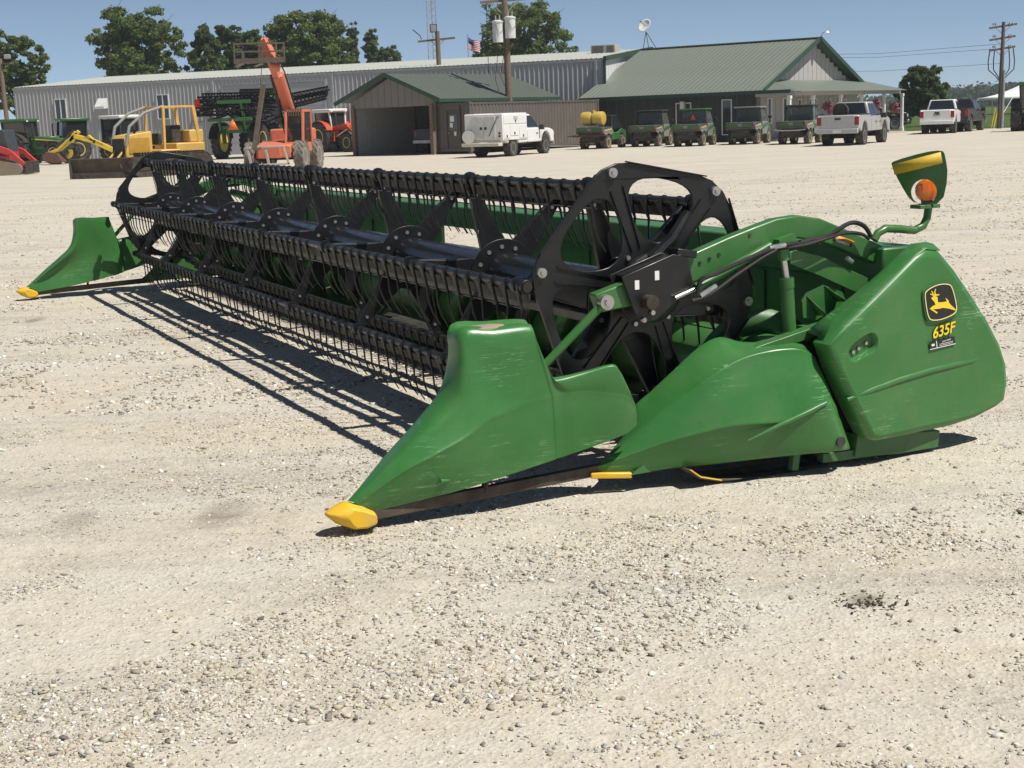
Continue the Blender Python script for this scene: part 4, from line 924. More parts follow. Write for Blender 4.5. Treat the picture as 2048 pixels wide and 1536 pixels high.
# farm tractors
def tractor(label, loc, heading, body, rimm, roofm, rr=.92, fr=.66, loader=False, stripe=None, group=None, duals=False):
    t = thing('farm_tractor', label, 'tractor', loc, heading, group); wb = 2.75
    for s in (-1, 1):
        wheel(t, (0, s*.92, rr), rr, .52, rr*.55, M_tyre, rimm, 18, s, chev=True); wheel(t, (wb, s*.85, fr), fr, .40, fr*.55, M_tyre, rimm, 16, s, chev=True)
        m = MB(); P = arc(0, rr, rr+.12, 25, 150, 10) + list(reversed(arc(0, rr, rr+.06, 25, 150, 10))); m.prism(P, XZ, s*.62, s*1.12); m.build('fender', M_dark if not loader else body, t)
        m = MB(); P = arc(wb, fr, fr+.10, 40, 150, 8) + list(reversed(arc(wb, fr, fr+.06, 40, 150, 8))); m.prism(P, XZ, s*.68, s*1.02); m.build('front_fender', M_dark, t)
    m = MB(); m.box(-.5, wb+.3, -.28, .28, .62, 1.15); m.cyl((0,-.9,rr),(0,.9,rr),.14); m.cyl((wb,-.8,fr),(wb,.8,fr),.10); m.build('chassis', body if not loader else M_dark, t, bevel=.03)
    m = MB(); m.prism([(.85,1.10),(.85,1.72),(1.6,1.70),(2.7,1.58),(3.25,1.42),(3.38,1.15),(3.30,.85),(1.2,.95)], XZ, -.38, .38); hd = m.build('hood', body, t, bevel=.06)
    m = MB(); m.box(3.30,3.42,-.3,.3,.92,1.34); m.build('grille', M_dark, hd, bevel=.02)
    for s in (-1, 1):
        m = MB(); m.prism([(1.3,1.15),(1.3,1.45),(3.1,1.32),(3.1,1.1)], XZ, s*.38, s*.395); m.build('side_grille', M_dark, hd)
        if stripe: m = MB(); m.prism([(.95,1.53),(.95,1.60),(3.0,1.42),(3.0,1.37)], XZ, s*.385, s*.40); m.build('hood_stripe', stripe, hd)
    m = MB(); m.tube([(1.15,-.42,1.5),(1.15,-.46,2.25),(1.12,-.46,2.5)], .06, 8); m.build('exhaust', M_dark, t)
    lo = [(-.72,-.62,1.25),(.88,-.55,1.25),(.88,.55,1.25),(-.72,.62,1.25)]; hi = [(-.80,-.70,2.62),(.72,-.66,2.62),(.72,.66,2.62),(-.80,.70,2.62)]
    m = MB(); m.hexa([(p[0]*.96, p[1]*.96, p[2]) for p in lo], [(p[0]*.96, p[1]*.96, p[2]) for p in hi]); cb = m.build('cab_glass', M_glass, t, smooth=False)
    m = MB()
    for a, b_ in zip(lo, hi): m.beam(a, b_, .09)
    for q in (lo, hi):
        for i in range(4): m.beam(q[i], q[(i+1) % 4], .08)
    m.build('cab_frame', M_dark if not loader else M_white, t)
    m = MB(); m.box(-.98,.92,-.78,.78,2.62,2.82); m.build('cab_roof', roofm, t, bevel=.06)
    for s in (-1, 1): m = MB(); m.box(.86,.93,s*.6-.08,s*.6+.08,2.62,2.72); m.build('work_lamp', M_white, t)
    m = MB(); m.box(-.4,.5,-.45,.45,.5,1.25); m.build('step', M_dark, t)
    if loader:
        for s in (-1, 1):
            m = MB(); m.beam((.9,s*.55,1.55),(2.2,s*.6,1.75),.10,.2); m.beam((2.2,s*.6,1.78),(3.9,s*.6,.55),.10,.2); m.beam((.9,s*.55,.7),(.9,s*.55,1.6),.12,.22); m.build('loader_arm', body, t, bevel=.02)
            m = MB(); m.cyl((1.2,s*.58,1.0),(2.5,s*.6,1.5),.045,8); m.build('loader_cylinder', M_chrome, t)
        m = MB(); m.prism([(3.9,.75),(3.85,.1),(4.75,.05),(4.75,.10),(4.0,.18),(4.0,.75)], XZ, -1.1, 1.1)
        for s in (-1, 1): m.prism([(3.9,.75),(3.85,.1),(4.75,.05),(4.3,.6)], XZ, s*1.1, s*1.07)
        m.build('loader_bucket', pm('black_bucket', (.02,.018,.018), .5), t)
    return t
M_tg = pm('tractor_green', (.022,.115,.028), .35, dust=.15)
tractor('large green tractor at the left edge beside the red loader', G(47,330), R_(-14), M_tg, M_rimy, M_tg, .92, .66, stripe=M_rimy, group='green tractors')
tractor('green tractor behind the yellow digging arm', G(150,323), R_(212), M_tg, M_rimy, M_tg, .80, .56, stripe=M_rimy, group='green tractors')
tractor('green tractor cut off by the right edge of the picture', G(2030,262.5) + Vector((.9,-.35,0)), R_(66), M_tg, M_rimy, M_tg, .88, .6, stripe=M_rimy, group='green tractors')
M_kor = pm('orange_red_paint', (.52,.065,.02), .4, dust=.12)
tractor('orange loader tractor with white cab roof and black bucket by the shed', G(664,304), R_(-44), M_kor, M_rimy, M_white, .98, .62, loader=True)

# telescopic handler with raised boom
M_org = pm('telehandler_orange', (.60,.15,.075), .5, dust=.35, dustcol=(.52,.33,.24)); M_jib = pm('weathered_grey_brown_steel', (.11,.085,.068), .7, .2, dust=.3)
TL = G(556, 343); TH = R_(-96)
t = thing('telehandler', 'orange telescopic handler with raised boom behind the header', 'telehandler', TL, TH)
for x, y in ((0,1.02),(0,-1.02),(-2.5,1.02),(-2.5,-1.02)): wheel(t, (x, y, .60), .60, .40, .33, M_tyred, pm('orange_white_rim', (.55,.45,.40), .5, dust=.3), 14, 1 if y > 0 else -1, chev=True)
m = MB(); m.prism([(.55,.55),(.50,1.05),(-.4,1.20),(-3.3,1.25),(-3.4,.6)], XZ, -.72, .72); m.build('chassis', M_org, t, bevel=.05)
m = MB(); m.box(-2.6,.2,-.98,-.6,.55,1.05); m.cyl((0,-.9,.6),(0,.9,.6),.14); m.cyl((-2.5,-.9,.6),(-2.5,.9,.6),.14); m.build('axle_housing', M_dark, t)
m = MB(); m.box(-3.3,-2.4,-.9,.9,.9,1.7); m.build('rear_counterweight', M_org, t, bevel=.08)
cb0, cb1 = .42, 1.12
lo = [(-1.45,cb0,1.05),(.05,cb0,1.05),(.05,cb1,1.05),(-1.45,cb1,1.05)]; hi = [(-1.40,cb0,2.40),(-.25,cb0,2.40),(-.25,cb1,2.40),(-1.40,cb1,2.40)]
m = MB(); m.box(-1.5,.15,cb0,cb1,.75,1.15); m.build('cab_base', M_org, t, bevel=.04)
m = MB()
for a, b_ in zip(lo, hi): m.beam(a, b_, .10)
for i in range(4): m.beam(hi[i], hi[(i+1) % 4], .10)
m.build('cab_frame', M_org, t, bevel=.01)
m = MB(); m.box(-1.42,-.22,cb0,cb1,2.42,2.48); 
for k in range(7): m.box(-.30,-.22+.03,cb0+.1*k,cb0+.1*k+.05,2.2,2.48)
m.build('cab_roof', M_jib, t)
m = MB(); m.hexa([(p[0]*.96,p[1],p[2]+.1) for p in lo], [(p[0]*.96,p[1],p[2]-.05) for p in hi]); m.build('cab_glass', clear_glass('cab_clear_glass', (.7,.76,.75), .45), t, smooth=False)
m = MB(); m.box(-1.1,-.6,cb0+.1,cb1-.1,1.2,1.9); m.build('seat', M_dark, t, bevel=.05)
# boom: positions measured on upright planes facing the camera, changed into the machine's own frame
inv = (Matrix.Translation(TL) @ Matrix.Rotation(TH, 4, 'Z')).inverted()
LT = lambda px, py, Y: inv @ D(px, py, Y)
bA, bB, bC = LT(592,262,TL.y+1.8), LT(556,150,TL.y-.2), LT(527,80,TL.y-1.4)
m = MB(); m.beam(bA, bB, .36, .42); m.build('boom', M_org, t, bevel=.03)
m = MB(); d_ = (bB-bA).normalized(); m.beam(bA+d_*1.0, bC, .26, .30); m.build('boom_inner', pm('faded_orange', (.58,.20,.12), .6, dust=.3), t, bevel=.02)
m = MB(); m.cyl(bA+Vector((.3,-.3,-.4)), bB+Vector((.1,-.25,0)), .07, 10); m.build('boom_cylinder', M_dark, t)
m = MB(); m.tube([bA+Vector((.1,.28,.1)), bB+Vector((.1,.3,.1)), bC+Vector((.2,.25,0))], .03, 6); m.build('boom_hose', M_hose, t)
m = MB(); bD = LT(548,125,TL.y-1.6); m.beam(bC, bD, .30, .34); m.cyl(LT(540,132,TL.y-1.7), LT(560,136,TL.y-1.7), .16, 14); m.build('boom_head', M_org, t, bevel=.02)
yc = TL.y-1.9
Q = lambda x, y: LT(x, y, yc)
m = MB()
for a, b_ in (((468,88),(567,86)),((468,104),(567,102)),((468,126),(569,121)),((468,86),(469,128)),((567,84),(569,123)),((518,87),(519,125)),((552,86),(553,124))): m.beam(Q(*a), Q(*b_), .06, .06)
m.beam(Q(468,124), Q(569,119), .08, .20); cg = m.build('fork_carriage', M_jib, t, bevel=.008)
for x in (486, 524):
    m = MB(); p = Q(x,104); q = Q(x,128); f_ = inv.to_3x3() @ Vector((-.15,-1.0,-.15)); m.beam(p, q, .12, .06); m.beam(q, q+f_*.9, .12, .05); m.build('fork', M_jib, cg)
m = MB(); m.beam(Q(527,168), Q(508,300), .16, .18); m.beam(Q(524,128), Q(521,168), .03, .03); m.beam(Q(508,300), Q(523,296), .1, .1); m.build('hanging_jib', M_jib, t, bevel=.01)
m = MB(); yf = TL.y-1.2; Q2 = lambda x, y: LT(x, y, yf)
for a, b_, w in (((492,296),(568,292),.12),((494,296),(503,331),.10),((566,292),(578,328),.10),((530,294),(538,330),.10),((503,331),(580,327),.10)): m.beam(Q2(*a), Q2(*b_), w, .08)
m.build('quick_frame', pm('worn_white_frame', (.42,.38,.33), .6, dust=.4), t, bevel=.01)
m = MB(); m.box(.52,.60,-.62,.30,.55,1.0); m.build('front_panel', M_org, t, bevel=.02)

# crawler dozer
M_dz = pm('dozer_yellow', (.62,.39,.09), .5, dust=.4, dustcol=(.48,.36,.18)); M_bl = pm('worn_blade_steel', (.075,.058,.045), .7, .3, dust=.5, dustcol=(.20,.15,.10), scale=2)
DL = G(309, 351); DH = R_(-136)
t = thing('bulldozer', 'yellow crawler bulldozer with wide worn blade behind the header', 'bulldozer', DL, DH)
for s in (-1, 1):
    P = arc(-1.55,.45,.45,90,270,8) + arc(1.25,.40,.40,-90,90,8)
    m = MB(); m.prism(P, XZ, s*.72, s*1.22); tr = m.build('track', M_rust, t)
    for k in range(24):
        x = -1.55+2.8*k/23; m = MB(); m.box(x-.05,x+.01,*sorted((s*.70,s*1.24)),.80+.05*(1-k/23),.94); m.build('track_shoe', M_rust, tr)
    m = MB(); m.box(-1.6,1.3,*sorted((s*1.22,s*1.25)),.25,.60); m.build('track_frame', M_rust, t, bevel=.02)
m = MB(); m.prism([(.25,.75),(.25,1.75),(1.35,1.62),(1.45,1.50),(1.45,.70)], XZ, -.48, .48); hd = m.build('engine_hood', M_dz, t, bevel=.04)
m = MB(); m.box(1.45,1.50,-.42,.42,.72,1.48); m.build('radiator_grille', M_dark, hd)
for s in (-1, 1): m = MB(); m.box(.4,1.3,*sorted((s*.48,s*.50)),.9,1.5); m.build('side_screen', pm('dozer_screen', (.45,.25,.03), .6), hd)
m = MB(); m.box(-1.9,-.6,-.85,.85,.85,1.25); m.box(-1.95,-1.3,-.72,.72,1.25,1.75); m.box(-.6,.3,-1.15,1.15,.92,1.02); m.build('rear_body', M_dz, t, bevel=.05)
m = MB(); m.box(-1.2,-.75,-.28,.28,1.25,1.95); m.box(-.3,-.1,-.3,.3,1.2,1.65); m.build('seat', M_dark, t, bevel=.05)
m = MB()
for s in (-1, 1):
    m.beam((-1.75,s*.68,1.25),(-1.55,s*.70,2.65),.11,.14); m.beam((-.15,s*.68,1.0),(-.20,s*.70,2.65),.09,.10); m.beam((-1.6,s*.70,2.66),(-.1,s*.70,2.66),.10,.08)
for x in (-1.58,-.2): m.beam((x,-.7,2.66),(x,.7,2.66),.10,.08)
m.build('rollover_frame', M_dz, t, bevel=.01)
m = MB()
for s in (-1, 1): m.tube([(-.2,s*.66,2.68),(.6,s*.60,2.45),(1.25,s*.56,1.95),(1.45,s*.55,1.2)], .06, 8); 
m.build('brush_sweep', pm('sweep_grey', (.24,.24,.235), .5), t)
m = MB(); m.tube([(.85,.2,1.65),(.85,.2,2.15)], .05, 8); m.build('exhaust', M_dark, t)
for s in (-1, 1): m = MB(); m.beam((.6,s*.45,.65),(1.72,s*.45,.45),.12,.18); m.cyl((1.3,s*.30,1.15),(1.72,s*.30,.75),.05,8); m.build('push_arm', M_dz, t)
prof = [(2.02,.02),(2.12,.04),(2.07,.22),(2.05,.42),(2.10,.62),(2.18,.76),(2.12,.78),(2.0,.64),(1.95,.42),(1.97,.22)]
m = MB(); m.prism(prof, XZ, -1.45, 1.10); blade = m.build('blade', M_bl, t, angle=25); BR = Matrix.Translation((2.0,0,0)) @ Matrix.Rotation(R_(36),4,'Z') @ Matrix.Translation((-2.0,0,0)); blade.matrix_local = BR; t.scale = (1.03,1.03,1.03)
m = MB(); m.box(2.10,2.16,-1.48,1.13,-.0,.16); m.build('cutting_edge', M_rust, blade)
for s in (-1, 1): m = MB(); m.prism([(1.95,.02),(2.24,.02),(2.24,.78),(2.0,.78)], XZ, *((1.10,1.15) if s > 0 else (-1.45,-1.50))); m.build('blade_end', M_bl, blade)

# backhoe loader with folded digging arm
M_nh = pm('backhoe_yellow', (.66,.46,.035), .45, dust=.2); BLc = G(245, 322); t = thing('backhoe_loader', 'yellow backhoe loader with white cab roof and bent digging arm', 'backhoe', BLc, R_(-35))
for x, y, r_ in ((0,.9,.75),(0,-.9,.75),(2.2,.85,.5),(2.2,-.85,.5)): wheel(t, (x, y, r_), r_, .42, r_*.5, M_tyre, M_rimy, 16, 1 if y > 0 else -1, chev=True)
m = MB(); m.box(-1.2,2.5,-.45,.45,.6,1.1); m.build('chassis', M_dark, t); m = MB(); m.prism([(.9,1.0),(.9,1.65),(2.6,1.45),(2.7,.9)], XZ, -.45, .45); m.build('hood', M_nh, t, bevel=.05)
m = MB(); m.box(-.8,.85,-.68,.68,1.1,2.62); m.build('cab_glass', M_glass, t, smooth=False)
m = MB()
for x in (-.82,.87):
    for y in (-.7,.7): m.beam((x,y,1.0),(x,y,2.65),.09)
m.box(-.85,.9,-.72,.72,1.0,1.12); m.build('cab_frame', M_dark, t)
m = MB(); m.box(-1.0,1.0,-.82,.82,2.65,2.85); m.build('cab_roof', M_white, t, bevel=.06)
inv2 = (Matrix.Translation(BLc) @ Matrix.Rotation(R_(-35), 4, 'Z')).inverted(); yb = BLc.y - 4.5; QB = lambda x, y, dy=0: inv2 @ D(x, y, yb+dy)
m = MB()
for a, b_, w in (((226,300),(186,282),.30),((186,282),(148,272),.28),((192,286),(176,272),.22)): m.beam(QB(*a), QB(*b_), .26, w)
bm_ = m.build('digging_boom', M_nh, t, bevel=.03)
m = MB()
for a, b_, w in (((152,264),(142,284),.30),((158,262),(146,278),.22),((150,272),(118,300),.26),((118,300),(100,306),.20)): m.beam(QB(*a), QB(*b_), .24, w)
m.build('dipper_arm', M_nh, t, bevel=.03)
m = MB(); m.cyl(QB(148,260,-.3), QB(112,296,-.3), .06, 8); m.build('dipper_cylinder', M_dark, t)
b0 = QB(92,312); b1 = QB(128,322); P = [QB(98,304),QB(120,306),QB(131,324),QB(112,326),QB(92,322),QB(90,312)]
m = MB(); wv_ = inv2.to_3x3() @ Vector((.2,.9,0)); n6 = len(P); m.add([p-wv_*.4 for p in P]+[p+wv_*.4 for p in P], [tuple(range(n6-1,-1,-1)), tuple(range(n6,2*n6))]+[(i,(i+1)%n6,n6+(i+1)%n6,n6+i) for i in range(n6)])
m.build('bucket', pm('rusty_bucket', (.10,.045,.03), .7, .2, dust=.3), t, bevel=.02)
me = text_mesh('NEW HOLLAND', .17, 0, .003, .004); o = link('lettering', me, M_dark, bm_, smooth=False)
p0 = inv2 @ D(187, 281.5, yb-.3); ex = (inv2 @ D(220, 296, yb-.3) - p0).normalized(); ez = (inv2.to_3x3() @ Vector((0,-1,0))).normalized(); ey = ez.cross(ex)
o.matrix_local = Matrix(((ex.x,ey.x,ez.x,p0.x),(ex.y,ey.y,ez.y,p0.y),(ex.z,ey.z,ez.z,p0.z),(0,0,0,1)))

# self-propelled sprayer with folded booms
M_sb = pm('sprayer_black', (.006,.006,.0065), .8, dust=.05, spec=.15); SL = G(484, 317); SH = R_(76)
t = thing('field_sprayer', 'green high-clearance field sprayer with folded black booms', 'sprayer', SL, SH)
for x, y in ((0,1.25),(0,-1.25),(4.0,1.25),(4.0,-1.25)): wheel(t, (x, y, 1.0), 1.0, .42, .58, M_tyre, M_rimy, 20, 1 if y > 0 else -1, chev=True)
for y in (-1.25, 1.25):
    m = MB(); P = arc(0,1.0,1.16,10,170,10)+list(reversed(arc(0,1.0,1.10,10,170,10))); m.prism(P, XZ, y-.28, y+.28); m.build('fender', M_sb, t)
m = MB(); m.box(-.8,5.2,-.55,.55,1.55,1.95)
for x in (0,4.0): m.box(x-.15,x+.15,-1.25,1.25,1.5,1.8); m.box(x-.12,x+.12,-1.3,-.95,.9,1.8); m.box(x-.12,x+.12,.95,1.3,.9,1.8)
m.build('chassis', M_tg, t, bevel=.03)
m = MB(); m.lathe([(.5,-1.15),(.85,-1.05),(.9,0),(.85,1.05),(.5,1.15)], (1.7,0,2.5), 'x', 18); m.build('tank', pm('tank_grey', (.06,.065,.06), .5), t)
m = MB(); m.box(2.9,4.6,-.8,.8,2.0,3.45); m.build('cab_glass', M_glass, t, bevel=.05); m = MB(); m.box(2.8,4.7,-.9,.9,3.45,3.68); m.build('cab_roof', M_tg, t, bevel=.05)
m = MB(); m.box(4.6,6.0,-.6,.6,1.7,2.5); m.build('hood', M_tg, t, bevel=.08)
m = MB(); m.beam((-.9,-.8,1.7),(-1.4,-.8,3.3),.12,.2); m.beam((-.9,.8,1.7),(-1.4,.8,3.3),.12,.2); m.beam((-1.4,-1.4,3.3),(-1.4,1.4,3.3),.14,.2); m.beam((-1.3,-1.4,2.3),(-1.3,1.4,2.3),.14,.2); m.build('boom_rack', M_tg, t, bevel=.02)
def truss(m, a, b, h, n, wz=.3):
    a = Vector(a); b = Vector(b); u = Vector((0,0,h)); d = (b-a).cross(Vector((0,0,1))).normalized()*wz
    for off in (Vector(), u, d+u*.5): m.tube([a+off, b+off], .055, 5)
    for k in range(n):
        p, q = a+(b-a)*(k/n), a+(b-a)*((k+1)/n); m.tube([p, q+u], .036, 4); m.tube([p+u, q], .036, 4); m.tube([p, q+d+u*.5], .03, 4)
inv3 = (Matrix.Translation(SL) @ Matrix.Rotation(SH, 4, 'Z')).inverted(); QS = lambda x, y, dy=0: inv3 @ D(x, y, SL.y+dy)
for a, b_, h, dy in (((391,232),(545,226),.45,-1.2),((396,212),(550,206),.5,-.9),((404,200),(540,196),.35,-.6),((480,190),(560,188),.3,-1.0),((560,222),(652,198),.5,3.0),((560,205),(656,186),.4,3.3)):
    m = MB(); truss(m, QS(*a,dy), QS(*b_,dy+ (0 if a[0] < 550 else 1.5)), h, 12); m.build('boom_section', M_sb, t)
rb_ = random.Random(3)
for k in range(60):
    x = 396+rb_.random()*150; y = 195+rb_.random()*38; m = MB(); m.tube([QS(x,y,-1.25), QS(x+rb_.uniform(-12,22),y+rb_.uniform(2,12),-1.2), QS(x+rb_.uniform(8,40),y+rb_.uniform(-4,10),-1.1)], .045, 5); m.build('boom_hose', M_sb, t)
m = MB(); p = QS(395,206,-1.3); m.box(p.x-.2,p.x+.2,p.y-.1,p.y+.1,p.z-.25,p.z+.2); m.build('tail_lamp', M_red, t); 
p = QS(466,252,-1.4); q = inv3.to_3x3() @ Vector((1,0,0)); m = MB(); m.add([p-q*.32-Vector((0,0,.22)), p+q*.32-Vector((0,0,.22)), p+Vector((0,0,.4))], [(0,1,2)]); m.build('slow_vehicle_sign', M_amber, t, solid=.02)

# red compact track loader at the left edge
RL = G(12, 350); t = thing('track_loader', 'red compact track loader at the left edge of the lot', 'track loader', RL, R_(-6))
M_rl = pm('loader_red', (.50,.035,.03), .42, dust=.15)
for s in (-1, 1):
    P = arc(-.7,.42,.40,90,270,8)+arc(.95,.28,.26,-90,90,6); m = MB(); m.prism(P, XZ, s*.55, s*.90); m.build('track', pm('tan_track', (.23,.19,.14), .9, dust=.4), t)
    m = MB(); m.beam((-1.3,s*.72,1.75),(.6,s*.72,1.05),.12,.30); m.beam((.6,s*.72,1.1),(1.28,s*.72,.45),.12,.22); m.build('lift_arm', M_rl, t, bevel=.02)
    m = MB(); m.tube([(-.4,s*.80,.95),(.9,s*.80,.62),(1.05,s*.80,.3)], .06, 8); m.build('lift_link', M_dark, t)
m = MB(); m.box(-1.3,.55,-.5,.5,.4,1.1); m.build('body', M_rl, t, bevel=.05)
m = MB(); m.hexa([(-.75,-.55,1.05),(.55,-.55,1.05),(.55,.55,1.05),(-.75,.55,1.05)], [(-.75,-.55,2.1),(.35,-.55,2.1),(.35,.55,2.1),(-.75,.55,2.1)]); m.build('cab', pm('loader_cab_grey', (.05,.055,.06), .4), t, bevel=.04)
m = MB(); m.box(1.15,1.35,-.75,.75,.05,.62); m.build('quick_attach', M_dark, t, bevel=.02)
for k in range(4):                                     # unreadable white lettering on the arm
    m = MB(); x = -.62+.16*k; z = 1.505-.16*k*.368; m.box(x-.055, x+.055, -.785, -.781, z-.07, z+.07); m.build('arm_decal', M_white, t)
# ------------------------------------------------------------------ the grain header (combine front)
HO = G(700, 1052); HZ = R_(25.6)
HV = Vector((math.cos(HZ), math.sin(HZ), 0)); HW = Vector((-math.sin(HZ), math.cos(HZ), 0))
FAR = 10.42                                           # far side u = FAR - near side u
def HU(x, y, u):                                      # pixel on the upright plane u -> header frame (v rearwards, u to the far end, z)
    P = onplane(x, y, HO + HW*u, HW) - HO; return Vector((P.dot(HV), u, P.z))
def HUf(x, y, f):
    p = HU(x, y, -.45)
    for _ in range(4): p = HU(x, y, f(p.x))
    return p
header = thing('combine_header', 'long green grain header with black finger reel resting on the gravel', 'harvester header', HO, HZ)
def mirp(p, far): return Vector((p[0], FAR - p[1], p[2])) if far else Vector(p)
def smooth_poly(poly, it=2):
    for _ in range(it):
        q = []
        for i in range(len(poly)):
            a, b = Vector(poly[i]), Vector(poly[(i+1) % len(poly)]); q += [tuple(a*.75+b*.25), tuple(a*.25+b*.75)]
        poly = q
    return poly

def cr4(p0, p1, p2, p3, t): return .5*((2*p1)+(p2-p0)*t+(2*p0-5*p1+4*p2-p3)*t*t+(3*p1-p0-3*p2+p3)*t**3)
def dense(rows, k):                                    # smooth sheet through every control point
    def line(q):
        q = [Vector(p) for p in q]; o = []
        for i in range(len(q)-1):
            for j in range(k): o.append(cr4(q[max(i-1,0)], q[i], q[i+1], q[min(i+2,len(q)-1)], j/k))
        return o + [q[-1]]
    a = [line(r) for r in rows]; cols = [line([r[j] for r in a]) for j in range(len(a[0]))]
    return [[cols[j][i] for j in range(len(cols))] for i in range(len(cols[0]))]
M_tip = emboss_paint('scuffed_yellow_tip', (.78,.45,.015), (.55,.42,.22), .55, .9, .45)
# ---- crop dividers with snouts, rods and yellow tips
DIV = [  # bottom, crease, upper, ridge as pixels
 ((752,1022),(716,1009),(703,1003),(695,1002)), ((830,1003),(800,948),(782,922),(770,919)), ((905,985),(875,908),(850,858),(836,842)),
 ((962,968),(938,872),(906,800),(880,782)), ((988,959),(975,840),(922,732),(899,716)), ((1012,952),(1010,826),(926,654),(905,643)),
 ((1062,935),(1052,808),(985,662),(985,650)), ((1108,920),(1100,795),(1058,660),(1050,650)), ((1114,917),(1106,793),(1068,668),(1061,660)), ((1128,913),(1120,790),(1092,728),(1086,720)),
 ((1142,908),(1134,787),(1107,758),(1102,751)), ((1154,904),(1147,786),(1124,760),(1119,753)), ((1184,894),(1182,785),(1172,748),(1168,743)),
 ((1240,873),(1240,792),(1226,735),(1222,730)), ((1258,864),(1258,798),(1241,744),(1236,740)), ((1274,850),(1271,810),(1252,766),(1246,758))]
DU = [(-.13,-.14,-.13,-.11),(-.15,-.19,-.14,-.05),(-.17,-.22,-.15,-.03),(-.18,-.22,-.15,-.03),(-.18,-.21,-.15,-.03),(-.18,-.20,-.14,-.03),
      (-.19,-.195,-.16,-.02),(-.19,-.195,-.17,-.06),(-.192,-.198,-.175,-.08),(-.195,-.20,-.18,-.10),(-.20,-.207,-.20,-.16),(-.205,-.212,-.21,-.18),(-.21,-.22,-.22,-.20),(-.235,-.245,-.245,-.23),(-.24,-.25,-.25,-.235),(-.24,-.25,-.25,-.24)]
ZTOP = HU(985, 662, -.16).z
DK = [.06,.10,.13,.14,.14,.14,.14,.13,.11,.10,.07,.06,.045,.035,.03,.03]
for far in (False, True):
    rows = []
    for (b, c, u_, r), (ub, uc, uu, ur) in zip(DIV, DU):
        pb, pc, pu_, pr = HU(*b, ub), HU(*c, uc), HU(*u_, uu), HU(*r, ur)
        k = DK[len(rows)]
        if len(rows) in (5, 6, 7): pu_.z = pr.z = ZTOP
        inn = [Vector((pr.x*.4+pu_.x*.6+.02, ur + .025 + k*.12, pu_.z-.004)), Vector((pc.x, uc+k*1.25, pc.z)), Vector((pb.x, ub+k*1.15, pb.z))]
        rows.append([mirp(p, far) for p in [pb, pb*.5+pc*.5+Vector((0,-.004,0)), pb*.1+pc*.9, pc, pc*.9+pu_*.1, pc*.5+pu_*.5+Vector((0,-.004,0)), pu_, pr] + inn])
    m = MB(); m.grid(dense(rows, 4))
    dv = m.build('crop_divider', M_shell, header, angle=50)
    # dust lying in the open top of the post
    if not far:
        va, vb = HU(908,644,-.08).x, HU(1012,656,-.1).x
        va += .045
        q = [((va+vb)/2 + (vb-va)/2*math.cos(t*math.pi/12), -.085 + .062*math.sin(t*math.pi/12)) for t in range(24)]
        cq = ((va+vb)/2, -.085); rows_ = [[Vector((cq[0]+(x-cq[0])*k, cq[1]+(y-cq[1])*k, ZTOP + h)) for x, y in q] for k, h in ((1.0,-.02),(1.0,.010),(.93,.0145),(.6,.0165),(.05,.017))]
        m = MB(); m.grid(rows_, True); m.build('dust_pocket', M_dust, dv, angle=60)
    m = MB(); m.tube([mirp(HU(876,970,-.185), far), mirp(HU(882,962,-.195), far), mirp(HU(900,960,-.185), far)], [.006,.011,.005], 8); m.build('latch_nub', M_shell, dv)
    # yellow nose
    NO = [(647,1029),(664,1016),(690,1003),(722,1010),(748,1022),(750,1044),(728,1055),(703,1057),(672,1047)]
    NP = [HU(x, y, -.12) for x, y in NO]; nc = sum(NP, Vector())/len(NP)
    lay = [(.30,-.078),(.62,-.066),(.93,-.026),(1.0,.0),(.93,.026),(.62,.066),(.30,.078)]
    ring_ = [[mirp((nc.x + (p.x-nc.x)*(k if p.x < nc.x-.02 else 1-.25*(1-k)) , -.12+du, nc.z + (p.z-nc.z)*(.45+.55*k)), far) for p in NP] for k, du in lay]
    m = MB(); m.grid(ring_, True); m.add(ring_[0], [tuple(range(len(NP)))]); m.add(ring_[-1], [tuple(range(len(NP)))])
    m.build('divider_tip', M_tip, header, angle=36, bevel=.010)
    m = MB()
    a0, a1 = Vector((.06,-.115,.075)), Vector((1.26,-.115,.115))
    m.beam(mirp(a0, far), mirp(a1, far), .035, .055)
    m.build('divider_rod', M_rust, header, bevel=.004)
    m = MB(); m.beam(mirp((.62,-.12,.10), far), mirp((.64,-.15,.22), far), .012, .03); m.build('rod_hanger', M_rust, header)
    m = MB(); br0, br1 = HU(1208,606,-.17), HU(1085,735,-.10)
    m.tube([mirp(br0, far), mirp(br1, far)], .021, 12); m.build('brace_rod', M_green, header)

# ---- end fenders
FEN = [((1184,946,-.12),(1194,934,-.13),(1228,895,-.11),(1248,872,-.03)), ((1262,944,-.185),(1266,908,-.21),(1276,862,-.19),(1266,816,-.03)),
       ((1330,937,-.24),(1330,885,-.275),(1322,825,-.235),(1300,784,-.05)), ((1400,930,-.295),(1392,868,-.335),(1372,790,-.275),(1345,742,-.08)),
       ((1470,922,-.35),(1458,852,-.395),(1424,752,-.315),(1398,694,-.10)), ((1530,915,-.395),(1515,846,-.44),(1474,722,-.335),(1440,674,-.12)),
       ((1590,909,-.44),(1575,842,-.475),(1522,706,-.36),(1482,684,-.16)), ((1645,903,-.475),(1625,826,-.50),(1580,698,-.39),(1552,686,-.22)),
       ((1688,898,-.49),(1660,812,-.50),(1612,702,-.405),(1596,688,-.28)), ((1700,896,-.44),(1672,812,-.45),(1630,714,-.38),(1612,694,-.27))]
